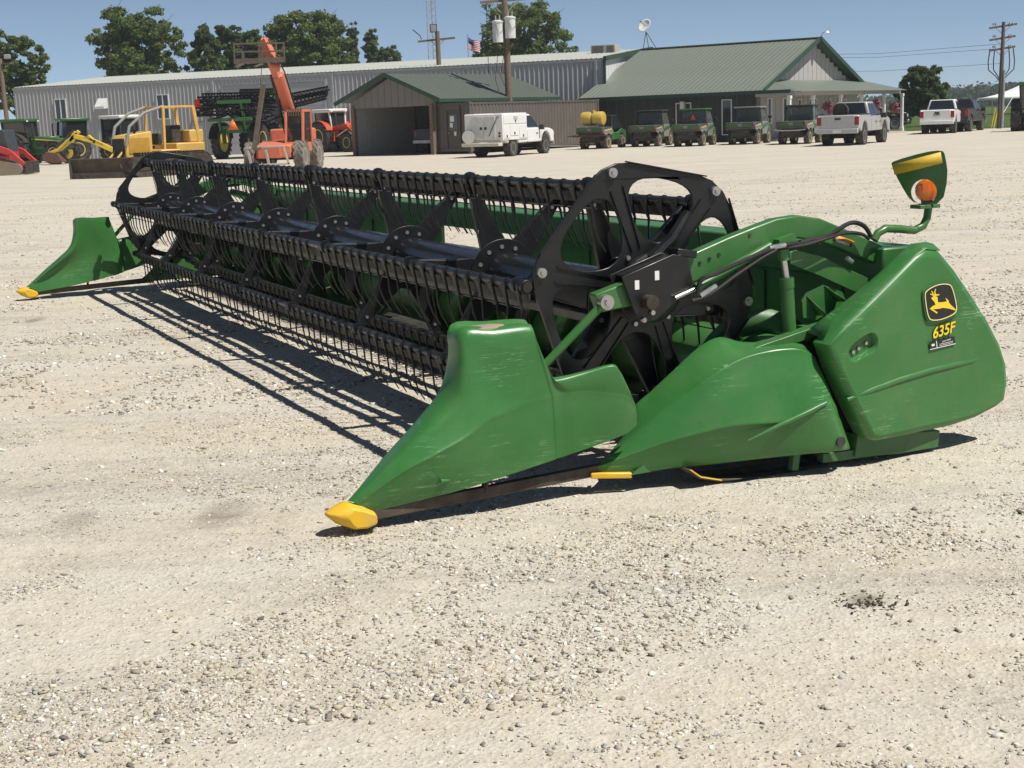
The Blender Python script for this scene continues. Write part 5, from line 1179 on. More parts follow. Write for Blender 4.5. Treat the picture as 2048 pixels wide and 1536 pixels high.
for far in (False, True):
    rows = []
    for sec in FEN:
        p = [HU(*k) for k in sec]
        rows.append([mirp(k, far) for k in [p[0] + Vector((0,.03,0)), p[0], p[0]*.5+p[1]*.5, p[0]*.1+p[1]*.9, p[1], p[1]*.9+p[2]*.1, p[1]*.5+p[2]*.5+Vector((0,-.004,0)), p[1]*.1+p[2]*.9, p[2], p[2]*.9+p[3]*.1, p[2]*.4+p[3]*.6, p[3], p[3]+Vector((0,.012,-.07))]])
    m = MB(); m.grid(dense(rows, 4)); fd = m.build('end_fender', M_shell, header, angle=48)
    # pressed ridge on the lower rear of the fender, the lift-hook hole and the yellow wear strip
    fu = lambda x: -.49 + max(0, 2.42 - x) * .31
    rp = [HUf(1498,882,lambda x: -.455), HUf(1560,852,lambda x: -.485), HUf(1625,822,lambda x: -.506), HUf(1655,806,lambda x: -.512)]
    m = MB(); m.tube([mirp(p+Vector((0,.009,0)), far) for p in rp], [.004,.012,.016,.010], 10); m.build('pressed_ridge', M_shell, fd)
    hc = HU(1682, 884, -.502)
    m = MB(); m.lathe([(.026, -.004), (.026, .012), (.018, .012)], mirp(hc, far), 'y', 16); m.build('hook_hole', M_dark, fd)
    m = MB(); w0, w1 = HU(1181,951,-.135), HU(1263,950,-.20)
    m.beam(mirp(w0, far), mirp(w1, far), .03, .028); m.build('wear_strip', M_yellow, header, bevel=.006)
# ---- end covers with emblem, model number and recessed latch
cu_ = lambda v: -.485 + .075*(v-2.6) + .02*(v-2.6)**2
OUT = [(1656,690),(1690,650),(1740,602),(1790,552),(1832,510),(1852,497),(1880,500),(1912,538),(1946,588),(1980,642),(2004,690),(2016,730),(2018,770),(2012,802),(1996,815),(1955,837),(1905,854),(1850,866),(1800,877),(1752,885),(1738,880),(1716,836),(1694,790),(1672,742)]
for far in (False, True):
    base = [HUf(x, y, cu_) for x, y in OUT]
    cv = sum((p.x for p in base))/len(base); cz = sum((p.z for p in base))/len(base)
    def ring(sc, du, dz=0):
        r = []
        for p in base:
            d = Vector((p.x-cv, 0, p.z-cz)); l = max(d.length, 1e-4); d *= max(0, (l - sc)/l)
            v = cv + d.x; r.append(mirp((v, cu_(v) + du, cz + d.z), far))
        return r
    rs = [ring(.012,.13), ring(.0,.04), ring(.008,.014), ring(.022,.0), ring(.045,-.006)]
    pk = smooth_poly([(1694,708),(1704,689),(1728,671),(1746,663),(1756,672),(1757,691),(1749,704),(1724,718),(1706,728)], 2)
    pts = [HUf(x, y, lambda v: cu_(v)-.006) for x, y in pk]; pc = sum(pts, Vector())/len(pts)
    m = MB(); m.grid(rs, True); n = len(base)
    loops = [[Vector((p[0], p[2], 0)) for p in rs[-1]], [Vector((p.x, p.z, 0)) for p in pts]]
    tri = tessellate_polygon(loops); vv_ = [(q.x, mirp((q.x, cu_(q.x)-.006, q.y), far).y, q.y) for l in loops for q in l]
    m.add(vv_, tri)
    rr = [[mirp(p, far) for p in pts], [mirp(p+(pc-p)*.07 + Vector((0,.006,0)), far) for p in pts], [mirp(p+(pc-p)*.2+Vector((0,.034,0)), far) for p in pts], [mirp(p+(pc-p)*.3+Vector((0,.036,0)), far) for p in pts]]
    m.grid(rr, True); m.add(rr[-1], [tuple(range(len(pts)))])
    bmr = m; cov = m.build('end_cover', M_shell, header, angle=50)
    # sloping top band from the bright edge inwards
    top = [HUf(x, y, lambda v: cu_(v)+.012) for x, y in [(1656,690),(1690,651),(1740,603),(1790,553),(1832,511),(1852,498),(1880,501)]]
    inn = [HU(x, y, -.27) for x, y in [(1612,664),(1650,634),(1702,594),(1752,552),(1796,512),(1822,488),(1852,484)]]
    m = MB(); m.grid([[mirp(p, far) for p in top], [mirp(a*.5+b*.5+Vector((0,0,.012)), far) for a, b in zip(top, inn)], [mirp(p, far) for p in inn], [mirp(p+Vector((0,.0,-.05)), far) for p in inn]])
    m.build('cover_top', M_shell, cov, angle=50, solid=.004)
    # pressed ridge
    rp = [HUf(x, y, lambda v: cu_(v)-.002) for x, y in [(1696,800),(1745,780),(1800,760),(1860,742),(1910,730),(1948,722),(1962,712),(1966,698)]]
    m = MB(); m.tube([mirp(p+Vector((0,.008,0)), far) for p in rp], [.010,.017,.018,.017,.016,.013,.009,.005], 10); m.build('pressed_ridge', M_shell, cov)
    for x, y in ((1705,704),(1716,697),(1731,686)):
        p = mirp(HUf(x, y, lambda v: cu_(v)+.028), far); m = MB(); m.lathe([(.009,-.008),(.009,.008)], p, 'y', 10); m.build('bolt', M_bolt, cov)
    if not far:
        tilt = R_(5)
        def onc(poly, du0, du1, name, mat, holes=()):
            P = [HUf(x, y, cu_) for x, y in poly]; m = MB()
            m.plate([(p.x, p.z) for p in P], [[(q.x, q.z) for q in [HUf(x, y, cu_) for x, y in h]] for h in holes], lambda a, b, d: (a, cu_(a)+d, b), du0, du1)
            return m.build(name, mat, cov, smooth=False)
        cr = lambda X, Y: (1560 + X/4.197, 560 + Y/4.197)
        badge = smooth_poly([cr(*k) for k in [(1188,112),(1205,82),(1260,45),(1330,22),(1405,22),(1430,48),(1455,130),(1475,235),(1462,280),(1400,315),(1320,342),(1245,345),(1222,318),(1205,250)]], 1)
        bc = (sum(p[0] for p in badge)/len(badge), sum(p[1] for p in badge)/len(badge))
        shr = lambda k: [(bc[0]+(x-bc[0])*k, bc[1]+(y-bc[1])*k) for x, y in badge]
        MB_k = pm('emblem_black', (.012,.012,.013), .35); MB_y = pm('emblem_yellow', (.82,.60,.03), .45, var=.03)
        onc(shr(1.06), -.004, -.013, 'emblem_rim', M_shell)
        onc(shr(1.0), -.0135, -.0155, 'emblem_ground', MB_k)
        onc(shr(.965), -.0158, -.0172, 'emblem_border', pm('emblem_pale', (.80,.70,.30), .45, var=.03), [shr(.915)])
        deer = [(1250,152),(1262,138),(1280,130),(1302,140),(1304,165),(1308,186),(1345,183),(1380,178),(1368,146),(1394,168),(1398,186),(1414,206),(1457,246),(1450,253),(1398,237),(1350,231),(1308,239),(1264,243),(1303,268),(1297,279),(1238,240),(1262,217),(1286,206),(1276,182),(1262,166)]
        onc([cr(*k) for k in deer], -.0158, -.0174, 'emblem_deer', MB_y)
        onc([cr(*k) for k in [(1274,133),(1240,118),(1242,111),(1262,118),(1250,92),(1257,90),(1274,120),(1290,130)]], -.0158, -.0174, 'emblem_antler', MB_y)
        onc([cr(*k) for k in [(1282,132),(1274,100),(1284,72),(1290,75),(1283,100),(1292,118),(1316,116),(1318,124),(1296,130)]], -.0158, -.0174, 'emblem_antler', MB_y)
        def lettering(body, px, size, mat, du, shear=.2, bold=.0, depth=.0006, space=1.0):
            me = text_mesh(body, size, shear, bold, depth, 'CENTER', space); p = HUf(*px, cu_)
            o = link('lettering', me, mat, cov, smooth=False)
            ux = Vector((math.cos(tilt), 0, math.sin(tilt))); uz = Vector((-math.sin(tilt), 0, math.cos(tilt))); un = Vector((0,-1,0))
            sl_ = .075 + .04*(p.x-2.6); ux = Vector((math.cos(tilt), sl_*math.cos(tilt), math.sin(tilt)))
            o.matrix_local = Matrix(((ux.x, uz.x, un.x, p.x), (ux.y, uz.y, un.y, p.y+du), (ux.z, uz.z, un.z, p.z), (0,0,0,1)))
            return o
        lettering('635F', (1883,661), .078, MB_k, -.0105, .25, .0042)
        lettering('635F', (1883,661), .078, MB_y, -.0125, .25, .0014)
        onc([(1856,684),(1906,672),(1908,688),(1858,700)], -.009, -.0105, 'decal_plate', MB_k)
        onc([(1869,681.5),(1870.4,681.2),(1872,695.5),(1870.6,695.8)], -.0107, -.0113, 'decal_line', M_white)
        onc([(1857,698),(1908,686),(1908.1,687.4),(1857.2,699.4)], -.0107, -.0113, 'decal_line', M_white)
        onc([(1860,688),(1866,686.6),(1866.6,691),(1860.6,692.4)], -.0107, -.0113, 'decal_mark', M_white)
        lettering('JOHN DEERE', (1890,680.5), .0105, M_white, -.0112, 0, .0)
        for yy in (684.5, 687.5): onc([(1876,yy+3.2),(1903,yy-3.2),(1903.1,yy-2.4),(1876.1,yy+4.0)], -.0107, -.0113, 'decal_line', M_white)

# ---- reel: axis tube, spiders, bats with fingers, end plates
AX = (1.543, .898); RR = .60; PH = 109.0
JO = [.12, 1.51, 2.99, 4.47, 5.96, 7.43, 8.90, 10.10]
def batpos(k): a = R_(PH + 60*k); return AX[0]+RR*math.cos(a), AX[1]+RR*math.sin(a)
for a, b in zip(JO[:-1], JO[1:]):
    m = MB(); m.lathe([(.12, a+.012), (.150, a+.03), (.150, a+.06), (.137, a+.14), (.135, b-.03), (.12, b-.012)], (AX[0], 0, AX[1]), 'y', 32)
    seg = m.build('reel_tube', M_tube, header, angle=30)
    m = MB(); m.box(AX[0]-.185, AX[0]-.10, a+.02, b-.02, AX[1]-.072, AX[1]-.066); m.box(AX[0]-.185, AX[0]-.179, a+.02, b-.02, AX[1]-.11, AX[1]-.066)
    m.build('tube_flange', M_black, seg, bevel=.002)
m = MB(); m.cyl((AX[0], -.12, AX[1]), (AX[0], 10.3, AX[1]), .05, 16); m.build('reel_shaft', M_black, header)
bolt_m = MB(); bolt_m.lathe([(.013,-.009),(.013,.009)], (0,0,0), 'y', 8); bolt_src = None
def bolt_at(parent, p, s=1.0):
    global bolt_src
    if bolt_src is None:
        bolt_src = bolt_m.build('bolt', M_bolt, parent); o = bolt_src
    else: o = share('bolt', bolt_src, parent)
    o.location = p; o.scale = (s, 1, s); return o
arm_src = None; disc_src = None
for j, u in enumerate(JO):
    if disc_src is None:
        m = MB(); cir = [(.215*math.cos(t*math.pi/18), .215*math.sin(t*math.pi/18)) for t in range(36)]
        m.prism(cir, lambda a, b, d: (a, d, b), -.004, .004)
        disc_src = m.build('reel_spider', M_black, header, bevel=.002); disc = disc_src
    else: disc = share('reel_spider', disc_src, header)
    disc.location = (AX[0], u, AX[1])
    for k in range(6):
        a = R_(PH + 60*k)
        if arm_src is None:
            m = MB(); m.prism([(.11,-.07),(.20,-.078),(.34,-.048),(.565,-.022),(.60,-.016),(.605,.016),(.565,.022),(.34,.048),(.20,.078),(.11,.07)], lambda p, q, d: (p, d, q), .005, .011)
            m.prism([(.18,-.080),(.56,-.026),(.56,-.022),(.18,-.076)], lambda p, q, d: (p, d, q), .005, .034)
            m.prism([(.18,.080),(.56,.026),(.56,.022),(.18,.076)], lambda p, q, d: (p, d, q), .005, .034)
            arm_src = m.build('spider_arm', M_black, disc, bevel=.0015); o = arm_src
        else: o = share('spider_arm', arm_src, disc)
        o.rotation_euler = (0, -a, 0); o.location = (0, 0, 0)
        for da in (-15, 15): bolt_at(disc, (.17*math.cos(a+R_(da)), 0, .17*math.sin(a+R_(da))))
        bolt_at(disc, (.5*math.cos(a), .006, .5*math.sin(a)), .8)
# one finger: clamp ring, gusset web and a curved tine
def tine_mesh(m, off=(0,0,0), lean=1.0):
    o = Vector(off)
    m.tube([o+Vector((0,-.010,0)), o+Vector((0,.010,0))], .0305, 8)
    for p in (((-.030,.050,-.006),(-.030,-.012,-.006),(-.020,-.040,-.108),(-.020,-.030,-.110)),):
        q = [Vector(k) for k in p]; w = Vector((.007,0,0))
        m.add([o+k for k in q]+[o+k+w for k in q], [(0,1,2,3),(7,6,5,4),(0,4,5,1),(1,5,6,2),(2,6,7,3),(3,7,4,0)])
    m.tube([o+Vector((-.032,-.004,.014)), o+Vector((-.022,-.035,-.10)), o+Vector((-.016,-.036,-.19)), o+Vector((.006,-.036,-.255)), o+Vector((.046,-.038,-.32))], [.007,.0066,.006,.0052,.0035], 5)
TS = .148
tine_src = None; rest = MB(); n_ind = 0
LIM = {0: 99, 1: 99, 2: 99, 5: 54, 3: 40, 4: 0}
rnd = random.Random(5)
bats = []
for k in range(6):
    v, z = batpos(k)
    m = MB(); m.cyl((0, .02, 0), (0, 10.16, 0), .025, 12); m.tube([(-.012,.02,-.105),(-.012,10.16,-.105)], .004, 5)
    bar = m.build('tine_bar', M_bar, header, angle=40); bar.location = (v, 0, z)
    m = MB()
    m.add([(.008,.03,-.018),(.012,.03,-.080),(.012,10.15,-.080),(.008,10.15,-.018),(.016,.03,-.018),(.018,.03,-.080),(.018,10.15,-.080),(.016,10.15,-.018)], [(0,1,2,3),(7,6,5,4),(0,4,5,1),(1,5,6,2),(2,6,7,3),(3,7,4,0)])
    m.build('bat_strip', M_strip, bar)
    for j in JO:                                   # bearing clips where the bar sits on the spiders
        mm = MB(); mm.lathe([(.040, j-.022), (.043, j-.01), (.043, j+.012), (.036, j+.024)], (0,0,0), 'y', 12); mm.build('bar_bearing', M_black, bar)
    n = int(10.0/TS)
    for i in range(n):
        u = .075 + i*TS + rnd.uniform(-.004,.004)
        if min(abs(u-j) for j in JO) < .035: u += .05
        if rnd.random() < .018: continue
        if i < LIM[k]:
            if tine_src is None:
                mm = MB(); tine_mesh(mm); tine_src = mm.build('tine', M_tine, bar, angle=50); o = tine_src
            else: o = share('tine', tine_src, bar)
            o.location = (0, u, 0); bent = rnd.random() < .05; o.rotation_euler = (rnd.gauss(0,.035)+(rnd.uniform(-.25,.25) if bent else 0), rnd.gauss(0,.04), rnd.gauss(0,.05)); n_ind += 1
        else: tine_mesh(rest, (v, u, z))
ro = rest.build('tine_row', M_tine, header, angle=50); ro['kind'] = 'stuff'
# lobed end plates
PC = (1.612, .957)
def rtri(a0):
    tri = []
    for r, da in ((.20,0),(.33,-25),(.50,-24),(.545,-12),(.545,12),(.50,24),(.33,25)):
        a = a0 + R_(da); tri.append((r*math.cos(a), r*math.sin(a)))
    return smooth_poly(tri, 2)
bolta = [R_(108.6 + 60*k) for k in range(6)]
outer = []
for a in bolta:
    for da, r in ((-11,.618),(-4,.634),(4,.634),(11,.618)): outer.append((r*math.cos(a+R_(da)), r*math.sin(a+R_(da))))
for far in (False, True):
    m = MB(); m.plate(outer, [rtri(a+R_(30)) for a in bolta], lambda a, b, d: mirp((PC[0]+a, d, PC[1]+b), far), .018, .034)
    pl = m.build('reel_end_plate', M_black, header, bevel=.004, angle=30)
    m = MB()
    for a in bolta:                                # folded stiffening rim and spoke ribs
        b = a + R_(60)
        p0 = Vector((PC[0]+.63*math.cos(a+R_(8)), .012, PC[1]+.63*math.sin(a+R_(8)))); p1 = Vector((PC[0]+.63*math.cos(b-R_(8)), .012, PC[1]+.63*math.sin(b-R_(8))))
        m.beam(mirp(p0, far), mirp(p1, far), .006, .012, up=(0,1,0))
        m.beam(mirp((PC[0]+.20*math.cos(a+.12), .014, PC[1]+.20*math.sin(a+.12)), far), mirp((PC[0]+.52*math.cos(a+.07), .014, PC[1]+.52*math.sin(a+.07)), far), .005, .012, up=(0,1,0))
        m.beam(mirp((PC[0]+.20*math.cos(a-.12), .014, PC[1]+.20*math.sin(a-.12)), far), mirp((PC[0]+.52*math.cos(a-.07), .014, PC[1]+.52*math.sin(a-.07)), far), .005, .012, up=(0,1,0))
    m.build('plate_rib', M_black, pl)
    for i, a in enumerate(bolta):
        p = mirp((PC[0]+.60*math.cos(a), .010, PC[1]+.60*math.sin(a)), far)
        m = MB(); m.lathe([(.024,-.012),(.024,.012)], p, 'y', 16); m.lathe([(.011,-.022),(.011,.0)], p, 'y', 8); m.build('pivot_bolt', M_bolt, pl)
        v, z = batpos(i)                            # crank from the plate to the tine bar
        m = MB(); m.beam(mirp((PC[0]+.60*math.cos(a), .055, PC[1]+.60*math.sin(a)), far), mirp((v, .055, z), far), .02, .055, up=(0,1,0))
        m.lathe([(.034,.03),(.034,.10)], (v, 0 if not far else FAR-.13, z), 'y', 12); m.build('bat_crank', M_black, pl, bevel=.003)
        bolt_at(pl, mirp((PC[0]+.19*math.cos(a+.3), .014, PC[1]+.19*math.sin(a+.3)), far), .9)
    m = MB(); m.lathe([(.15,-.0),(.17,.01),(.17,.05),(.12,.06)], mirp((PC[0], -.04, PC[1]), far), 'y', 24); m.build('plate_hub', M_black, pl)

# ---- reel arms with brackets, cylinders and hoses (near and far)
TOPE = [(1183,588),(1250,562),(1385,503),(1450,474),(1500,454),(1545,437),(1590,430),(1632,436),(1680,456),(1750,488),(1804,514)]
BOTE = [(1792,548),(1740,526),(1668,494),(1625,480),(1585,476),(1530,494),(1450,532),(1390,560),(1252,612),(1196,624)]
for far in (False, True):
    P = [HU(x, y, -.13) for x, y in TOPE + BOTE]
    m = MB(); m.prism([(p.x, p.z) for p in P], lambda a, b, d: mirp((a, d, b), far), -.165, -.095)
    arm = m.build('reel_arm', M_green, header, bevel=.008, angle=30)
    for x, y in ((1380,535),(1400,526),(1419,518),(1438,509),(1500,470)):
        p = HU(x, y, -.168); m = MB(); m.lathe([(.009,-.002),(.009,.004)], mirp(p, far), 'y', 10); m.build('pin_hole', M_dark, arm)
    P = smooth_poly([((q := HU(x, y, -.19)).x, q.z) for x, y in [(1243,554),(1346,508),(1374,514),(1386,566),(1362,594),(1312,640),(1286,648),(1270,628)]], 0)
    m = MB(); m.prism(P, lambda a, b, d: mirp((a, d, b), far), -.195, -.183); m.prism(P, lambda a, b, d: mirp((a, d, b), far), -.080, -.068)
    T0, T1 = HU(1243,553,-.13), HU(1350,508,-.13); m.beam(mirp(T0, far), mirp(T1, far), .125, .012)
    br = m.build('arm_bracket', M_black, header, bevel=.004)
    for x, y in ((1274,570),(1314,551)):
        p = HU(x, y, -.197); m = MB(); m.box(p.x-.012, p.x+.012, p.y-.001, p.y+.001, p.z-.022, p.z+.022)
        if far:
            for i, q in enumerate(m.v): m.v[i] = tuple(mirp(q, True))
        m.build('paper_tag', M_white, br, smooth=False)
    for x, y, r in ((1295,603,.034),(1287,640,.012),(1304,625,.012)):
        p = HU(x, y, -.20); m = MB(); m.lathe([(r,-.05 if r > .02 else -.012),(r*1.0,.01)], mirp(p, far), 'y', 16)
        m.build('bearing_end' if r > .02 else 'bolt', M_rust if r > .02 else M_bolt, br)
    p = HU(1209,604,-.17); m = MB(); m.lathe([(.036,-.03),(.036,.005)], mirp(p, far), 'y', 18); m.lathe([(.016,-.042),(.016,-.02)], mirp(p, far), 'y', 6); m.build('pivot_bolt', M_bolt, arm)
    m = MB(); a0, a1, a2 = HU(1302,520,-.03), HU(1345,476,-.03), HU(1376,424,-.03)
    m.tube([mirp(a0, far), mirp(a1, far), mirp(a2, far)], [.035,.03,.022], 8); m.build('reel_lever', M_black, header)
    m = MB(); m.beam(mirp(HU(1345,503,-.14), far), mirp(HU(1384,508,-.14), far), .09, .035); m.build('stop_block', M_black, header, bevel=.004)
    # fore-aft cylinder
    c0, c1, c2 = HU(1350,596,-.21), HU(1392,577,-.21), HU(1540,491,-.21)
    m = MB(); m.cyl(mirp(c0, far), mirp(c1, far), .011, 12); m.build('cylinder_rod', M_chrome, header)
    m = MB(); m.cyl(mirp(c1, far), mirp(c2, far), .021, 16); m.cyl(mirp(c1, far), mirp(c1+(c2-c1)*.05, far), .026, 16); m.build('fore_aft_cylinder', M_green, header)
    # lift cylinder
    d0, d1, d2, d3 = HU(1579,662,-.19), HU(1573,556,-.19), HU(1568,520,-.19), HU(1565,486,-.19)
    m = MB(); m.cyl(mirp(d0, far), mirp(d1, far), .034, 20); m.cyl(mirp(d0+(d1-d0)*.82, far), mirp(d1, far), .037, 20); m.cyl(mirp(d2, far), mirp(d3, far), .030, 16)
    m.beam(mirp(d3+Vector((-.03,.01,-.005)), far), mirp(d3+Vector((.07,.01,.02)), far), .06, .05); lc = m.build('lift_cylinder', M_green, header, angle=30)
    m = MB(); m.cyl(mirp(d1, far), mirp(d2, far), .016, 12); m.build('cylinder_rod', M_chrome, lc)
    # link plate and brackets behind the cylinders
    P = [((q := HU(x, y, -.16)).x, q.z) for x, y in [(1578,504),(1592,500),(1640,512),(1735,556),(1733,575),(1722,586),(1705,582),(1640,552),(1580,528)]]
    m = MB(); m.prism(P, lambda a, b, d: mirp((a, d, b), far), -.165, -.155); m.build('link_plate', M_green, header, bevel=.002)
    P = [((q := HU(x, y, -.20)).x, q.z) for x, y in [(1612,604),(1622,588),(1656,572),(1692,586),(1700,606),(1640,640),(1614,636)]]
    m = MB(); m.prism(P, lambda a, b, d: mirp((a, d, b), far), -.17, -.16)
    for x0, y0, x1, y1 in ((1620,592,1640,632),(1655,572,1680,604)):
        q0, q1 = HU(x0, y0, -.2), HU(x1, y1, -.2)
        m.add([mirp(k, far) for k in ((q0.x,-.17,q0.z),(q1.x,-.17,q1.z),(q1.x,-.26,q1.z+.01))], [(0,1,2)])
    q = HU(1650,648,-.2); m.box(q.x-.14, q.x+.10, *(sorted((mirp((0,-.30,0), far).y, mirp((0,-.15,0), far).y))), q.z-.012, q.z)
    m.build('gusset_bracket', M_green, header, solid=.005)
    # hoses
    for pts, r in (([(1384,602,-.24),(1420,588,-.25),(1470,552,-.25),(1520,518,-.25),(1552,500,-.25)], .0095), ([(1395,590,-.24),(1402,560,-.25),(1430,548,-.26),(1490,520,-.26),(1560,492,-.24),(1625,486,-.22),(1660,470,-.22),(1700,446,-.22),(1728,452,-.22),(1742,474,-.22)], .012),
                   ([(1560,497,-.23),(1610,490,-.24),(1650,478,-.25),(1690,466,-.24),(1722,468,-.24),(1738,478,-.24)], .0095), ([(1600,484,-.20),(1640,476,-.2),(1665,468,-.2)], .012)):
        q = [HU(*k) for k in pts]
        # rounded course
        cc = []
        for i in range(len(q)-1):
            p0, p1, p2, p3 = q[max(i-1,0)], q[i], q[i+1], q[min(i+2,len(q)-1)]
            for t in (0,.25,.5,.75): cc.append(.5*((2*p1)+(p2-p0)*t+(2*p0-5*p1+4*p2-p3)*t*t+(3*p1-p0-3*p2+p3)*t**3))
        cc.append(q[-1]); m = MB(); m.tube([mirp(p, far) for p in cc], r, 8); m.build('hydraulic_hose', M_hose, header)
    for x0, y0, x1, y1 in ((1400,592,1432,572),(1538,496,1570,490),(1694,516,1704,524)):
        m = MB(); m.cyl(mirp(HU(x0,y0,-.245), far), mirp(HU(x1,y1,-.245), far), .013, 8); m.build('hose_fitting', M_chrome, header)
    # warning decal on the arm
    m = MB(); P = [HU(x, y, -.167) for x, y in [(1668,468),(1708,482),(1704,496),(1664,480)]]
    m.add([mirp(p, far) for p in P], [(0,1,2,3)]); dc = m.build('warning_decal', pm('decal_orange', (.75,.28,.02), .5), arm, solid=.001)
    m = MB(); P = [HU(x, y, -.1685) for x, y in [(1667,473.5),(1705.5,487),(1703,494.5),(1666,481)]]
    m.add([mirp(p, far) for p in P], [(0,1,2,3)]); m.build('decal_print', pm('decal_black', (.02,.02,.02), .5), dc, solid=.0006)
    for k in range(3):
        m = MB(); P = [HU(x, y+2.2*k, -.1695) for x, y in [(1672,477),(1699,486.5),(1698.7,487.6),(1671.7,478.1)]]; m.add([mirp(p, far) for p in P], [(0,1,2,3)]); m.build('decal_line', M_white, dc, solid=.0005)
    if far: continue
    # marker plate, lamp and bent pipe (the plate is turned towards the field)
    mu = lambda v: -.19 - (v - 3.1)*1.6
    nn_ = (HW + HV*1.6)
    def HM(x, y, off=0.0):
        P = onplane(x, y, HO + HV*3.1 + HW*(-.19+off), nn_) - HO; return Vector((P.dot(HV), P.dot(HW), P.z))
    q = [HU(*k) for k in ((1748,480,-.2),(1756,466,-.2),(1772,457,-.2),(1800,458,-.2),(1828,461,-.2),(1846,452,-.2),(1854,436,-.2),(1858,408,-.2))]
    m = MB(); m.tube(q, .021, 12); pipe = m.build('marker_pipe', M_green, header)
    lamp_c = HU(1854, 381, -.22)
    out = smooth_poly([((p := HM(x, y)).x, p.z) for x, y in [(1781,328),(1790,321),(1850,304),(1884,300),(1890,310),(1896,352),(1884,408),(1840,408),(1822,402),(1802,370)]], 1)
    hc_ = HM(1848, 384)
    hole = [(hc_.x+.036*math.cos(t*math.pi/10), hc_.z+.066*math.sin(t*math.pi/10)) for t in range(20)]
    m = MB(); m.plate(out, [hole], lambda a, b, d: (a, mu(a)+d, b), -.002, .002); mp = m.build('marker_plate', M_green, header, bevel=.001)
    P = [HM(x, y, -.009) for x, y in [(1785,329),(1881,304),(1886,326),(1789,350)]]
    m = MB(); m.add(P, [(0,1,2,3)]); m.build('reflective_strip', pm('yellow_reflector', (.62,.42,.04), .55, var=.1, scale=40), mp, solid=.001)
    m = MB(); m.lathe([(.045,-.028),(.055,-.022),(.06,-.005),(.06,.012),(.052,.03)], (0,0,0), 'y', 28); lm = m.build('marker_lamp', pm('amber_lens', (.62,.13,.006), .18, var=.15, scale=30, coat=.5), mp); lm.location = lamp_c; lm.rotation_euler = (0, 0, R_(-28))
    m = MB(); m.beam((.0,0,-.05),(.004,0,-.085), .05, .05); m.build('lamp_socket', M_hose, lm)
    m = MB(); p = HU(1850,409,-.2); m.box(p.x-.075, p.x+.06, -.25, -.17, p.z-.018, p.z+.002); m.build('lamp_bracket', M_green, mp, bevel=.003)

# ---- pan, cutter bar, auger, back sheet, end sheets, skids
m = MB(); m.box(2.88, 3.12, -.22, FAR+.22, .895, 1.075); m.build('rear_beam', M_green, header, bevel=.012)
for u0, u1 in ((-.2, 3.92), (5.62, FAR+.2)):
    m = MB(); m.box(2.90, 2.93, u0, u1, .13, .893); sh = m.build('back_sheet', M_green, header)
    for i in range(int((u1-u0)/.7)):
        m = MB(); w = u0+.35+.7*i; m.box(2.895, 2.90-.012, w-.03, w+.03, .15, .88); m.build('sheet_rib', M_green, sh, bevel=.004)
m = MB(); m.grid([[(1.95,-.1,.10),(1.95,FAR+.1,.10)],[(2.1,-.1,.09),(2.1,FAR+.1,.09)],[(2.5,-.1,.085),(2.5,FAR+.1,.085)],[(2.9,-.1,.14),(2.9,FAR+.1,.14)]])
m.build('floor_pan', pm('dark_pan_steel', (.03,.032,.028), .55, .3, dust=.3), header, solid=.006, angle=20)  # pan steel with a dark base colour
m = MB(); m.box(1.88, 1.97, -.08, FAR+.08, .078, .106); cb = m.build('cutter_bar', M_rust, header)
guard = None
for i in range(136):
    u = .02 + i*.0765
    if guard is None:
        m = MB(); m.add([(0,-.02,-.012),(0,.02,-.012),(0,.016,.03),(0,-.016,.03),(-.13,0,.012)], [(0,1,2,3),(1,0,4),(2,1,4),(3,2,4),(0,3,4)]); guard = m.build('guard', M_rust, cb, smooth=False); o = guard
    else: o = share('guard', guard, cb)
    o.location = (1.885, u, .085)
m = MB(); m.cyl((2.28, -.12, .46), (2.28, FAR+.12, .46), .205, 40); au = m.build('feed_auger', M_green, header, angle=30)
for sgn, ua, ub in ((1, -.1, 4.1), (-1, FAR+.1, 5.4)):
    m = MB(); nt_ = int(abs(ub-ua)/.52*28); r0, r1 = [], []
    for i in range(nt_+1):
        t = i/28*2*math.pi; u = ua + (ub-ua)*i/nt_
        r0.append((2.28+.2*math.cos(t*sgn), u, .46+.2*math.sin(t*sgn))); r1.append((2.28+.33*math.cos(t*sgn), u, .46+.33*math.sin(t*sgn)))
    m.grid([r0, r1]); m.build('auger_flight', M_greend, au, solid=.006, fix=False)
fing = None
for i in range(26):
    u = 1.2 + i*.32 if i < 26 else 0; a = i*1.9
    m = MB(); p = Vector((2.28, u, .46)); d = Vector((math.cos(a), 0, math.sin(a)))
    m.cyl(p+d*.19, p+d*.36, .008, 6); m.build('auger_finger', M_rust, au)
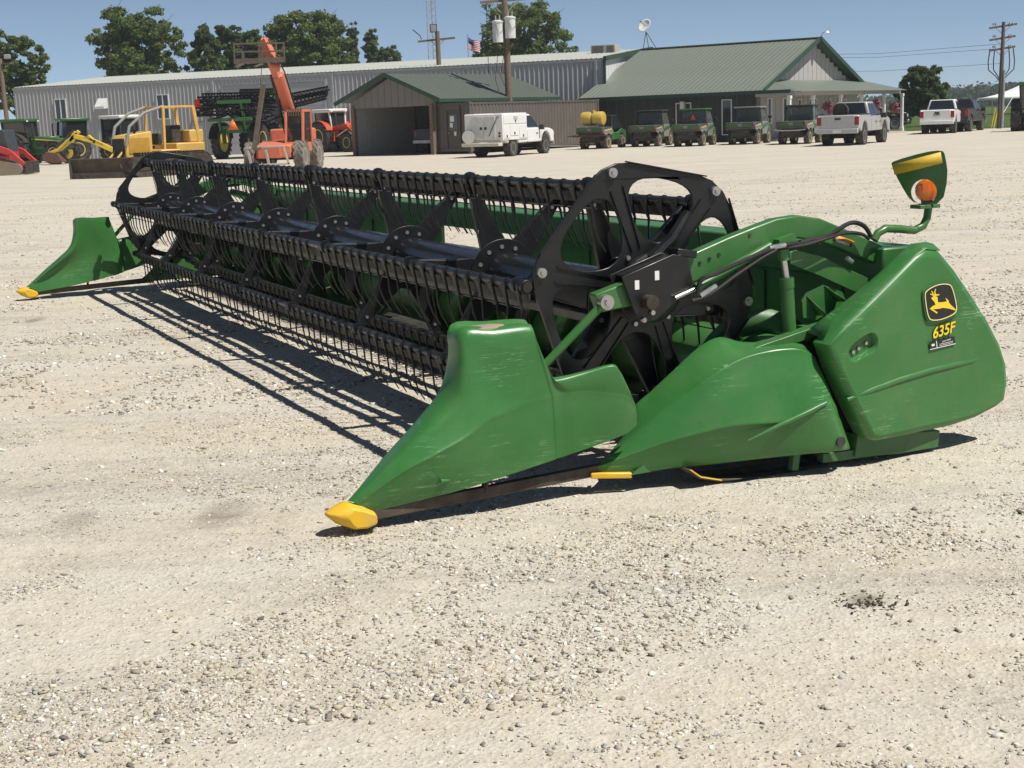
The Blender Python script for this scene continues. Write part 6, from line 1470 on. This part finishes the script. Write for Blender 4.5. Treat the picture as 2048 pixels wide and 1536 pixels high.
for far in (False, True):
    P = [((q := HU(x, y, -.22)).x, q.z) for x, y in [(1350,880),(1362,810),(1430,735),(1470,705),(1560,700),(1600,682),(1664,642),(1730,596),(1790,540),(1815,510)]]
    P = P + [(3.08, .92), (3.08, .10), (1.36, .09)]
    m = MB(); m.prism(P, lambda a, b, d: mirp((a, d, b), far), -.215, -.205); m.build('end_sheet', M_green, header)
    m = MB(); q0, q1 = HU(1478,712,-.24), HU(1668,646,-.24); m.beam(mirp(q0, far), mirp(q1, far), .07, .05); m.build('end_rail', M_green, header, bevel=.004)
    # dark gap panel between fender and cover
    P = [((q := HU(x, y, -.30)).x, q.z) for x, y in [(1600,690),(1660,690),(1745,878),(1700,898)]]
    m = MB(); m.prism(P, lambda a, b, d: mirp((a, d, b), far), -.305, -.295); m.build('gap_panel', pm('gap_black', (.006,.006,.006), .8), header)
    # lower frame and skid shoe
    P = [((q := HU(x, y, -.36)).x, q.z) for x, y in [(1705,866),(1870,858),(1866,892),(1790,905),(1700,912)]]
    m = MB(); m.prism(P, lambda a, b, d: mirp((a, d, b), far), -.40, -.20); m.build('lower_frame', M_greend, header, bevel=.006)
    m = MB(); m.beam(mirp(HU(1640,915,-.36), far), mirp(HU(1806,893,-.36), far), .05, .05); m.beam(mirp(HU(1590,905,-.36), far), mirp(HU(1586,940,-.36), far), .04, .04); m.build('skid_bracket', M_greend, header, bevel=.004)
    m = MB(); pr = [(1.62,.10),(1.68,.055),(1.80,.022),(2.0,.008),(2.3,.004),(2.44,.012),(2.47,.03)]
    m.grid([[mirp((v, -.33, z), far) for v, z in pr], [mirp((v, -.12, z), far) for v, z in pr]]); m.build('skid_shoe', M_rust, header, solid=.01, angle=60)
    m = MB(); m.tube([mirp((v, -.333, z+.004), far) for v, z in pr[:3]], .004, 6); m.build('skid_edge', M_yellow, header)

# ------------------------------------------------------------------ summer haze
m, nt, b = nodes_of('thin_haze'); nt.nodes.remove(b)
pv_ = N(nt, 'ShaderNodeVolumePrincipled'); pv_.inputs['Color'].default_value = (.86,.92,1,1); pv_.inputs['Density'].default_value = .0004; pv_.inputs['Anisotropy'].default_value = .2
nt.links.new(pv_.outputs[0], nt.nodes['Material Output'].inputs['Volume'])
mb = MB(); mb.box(-920, 920, -920, 920, -1.2, 17.5); hz = mb.build('haze', m, smooth=False); setting(hz, 'stuff')
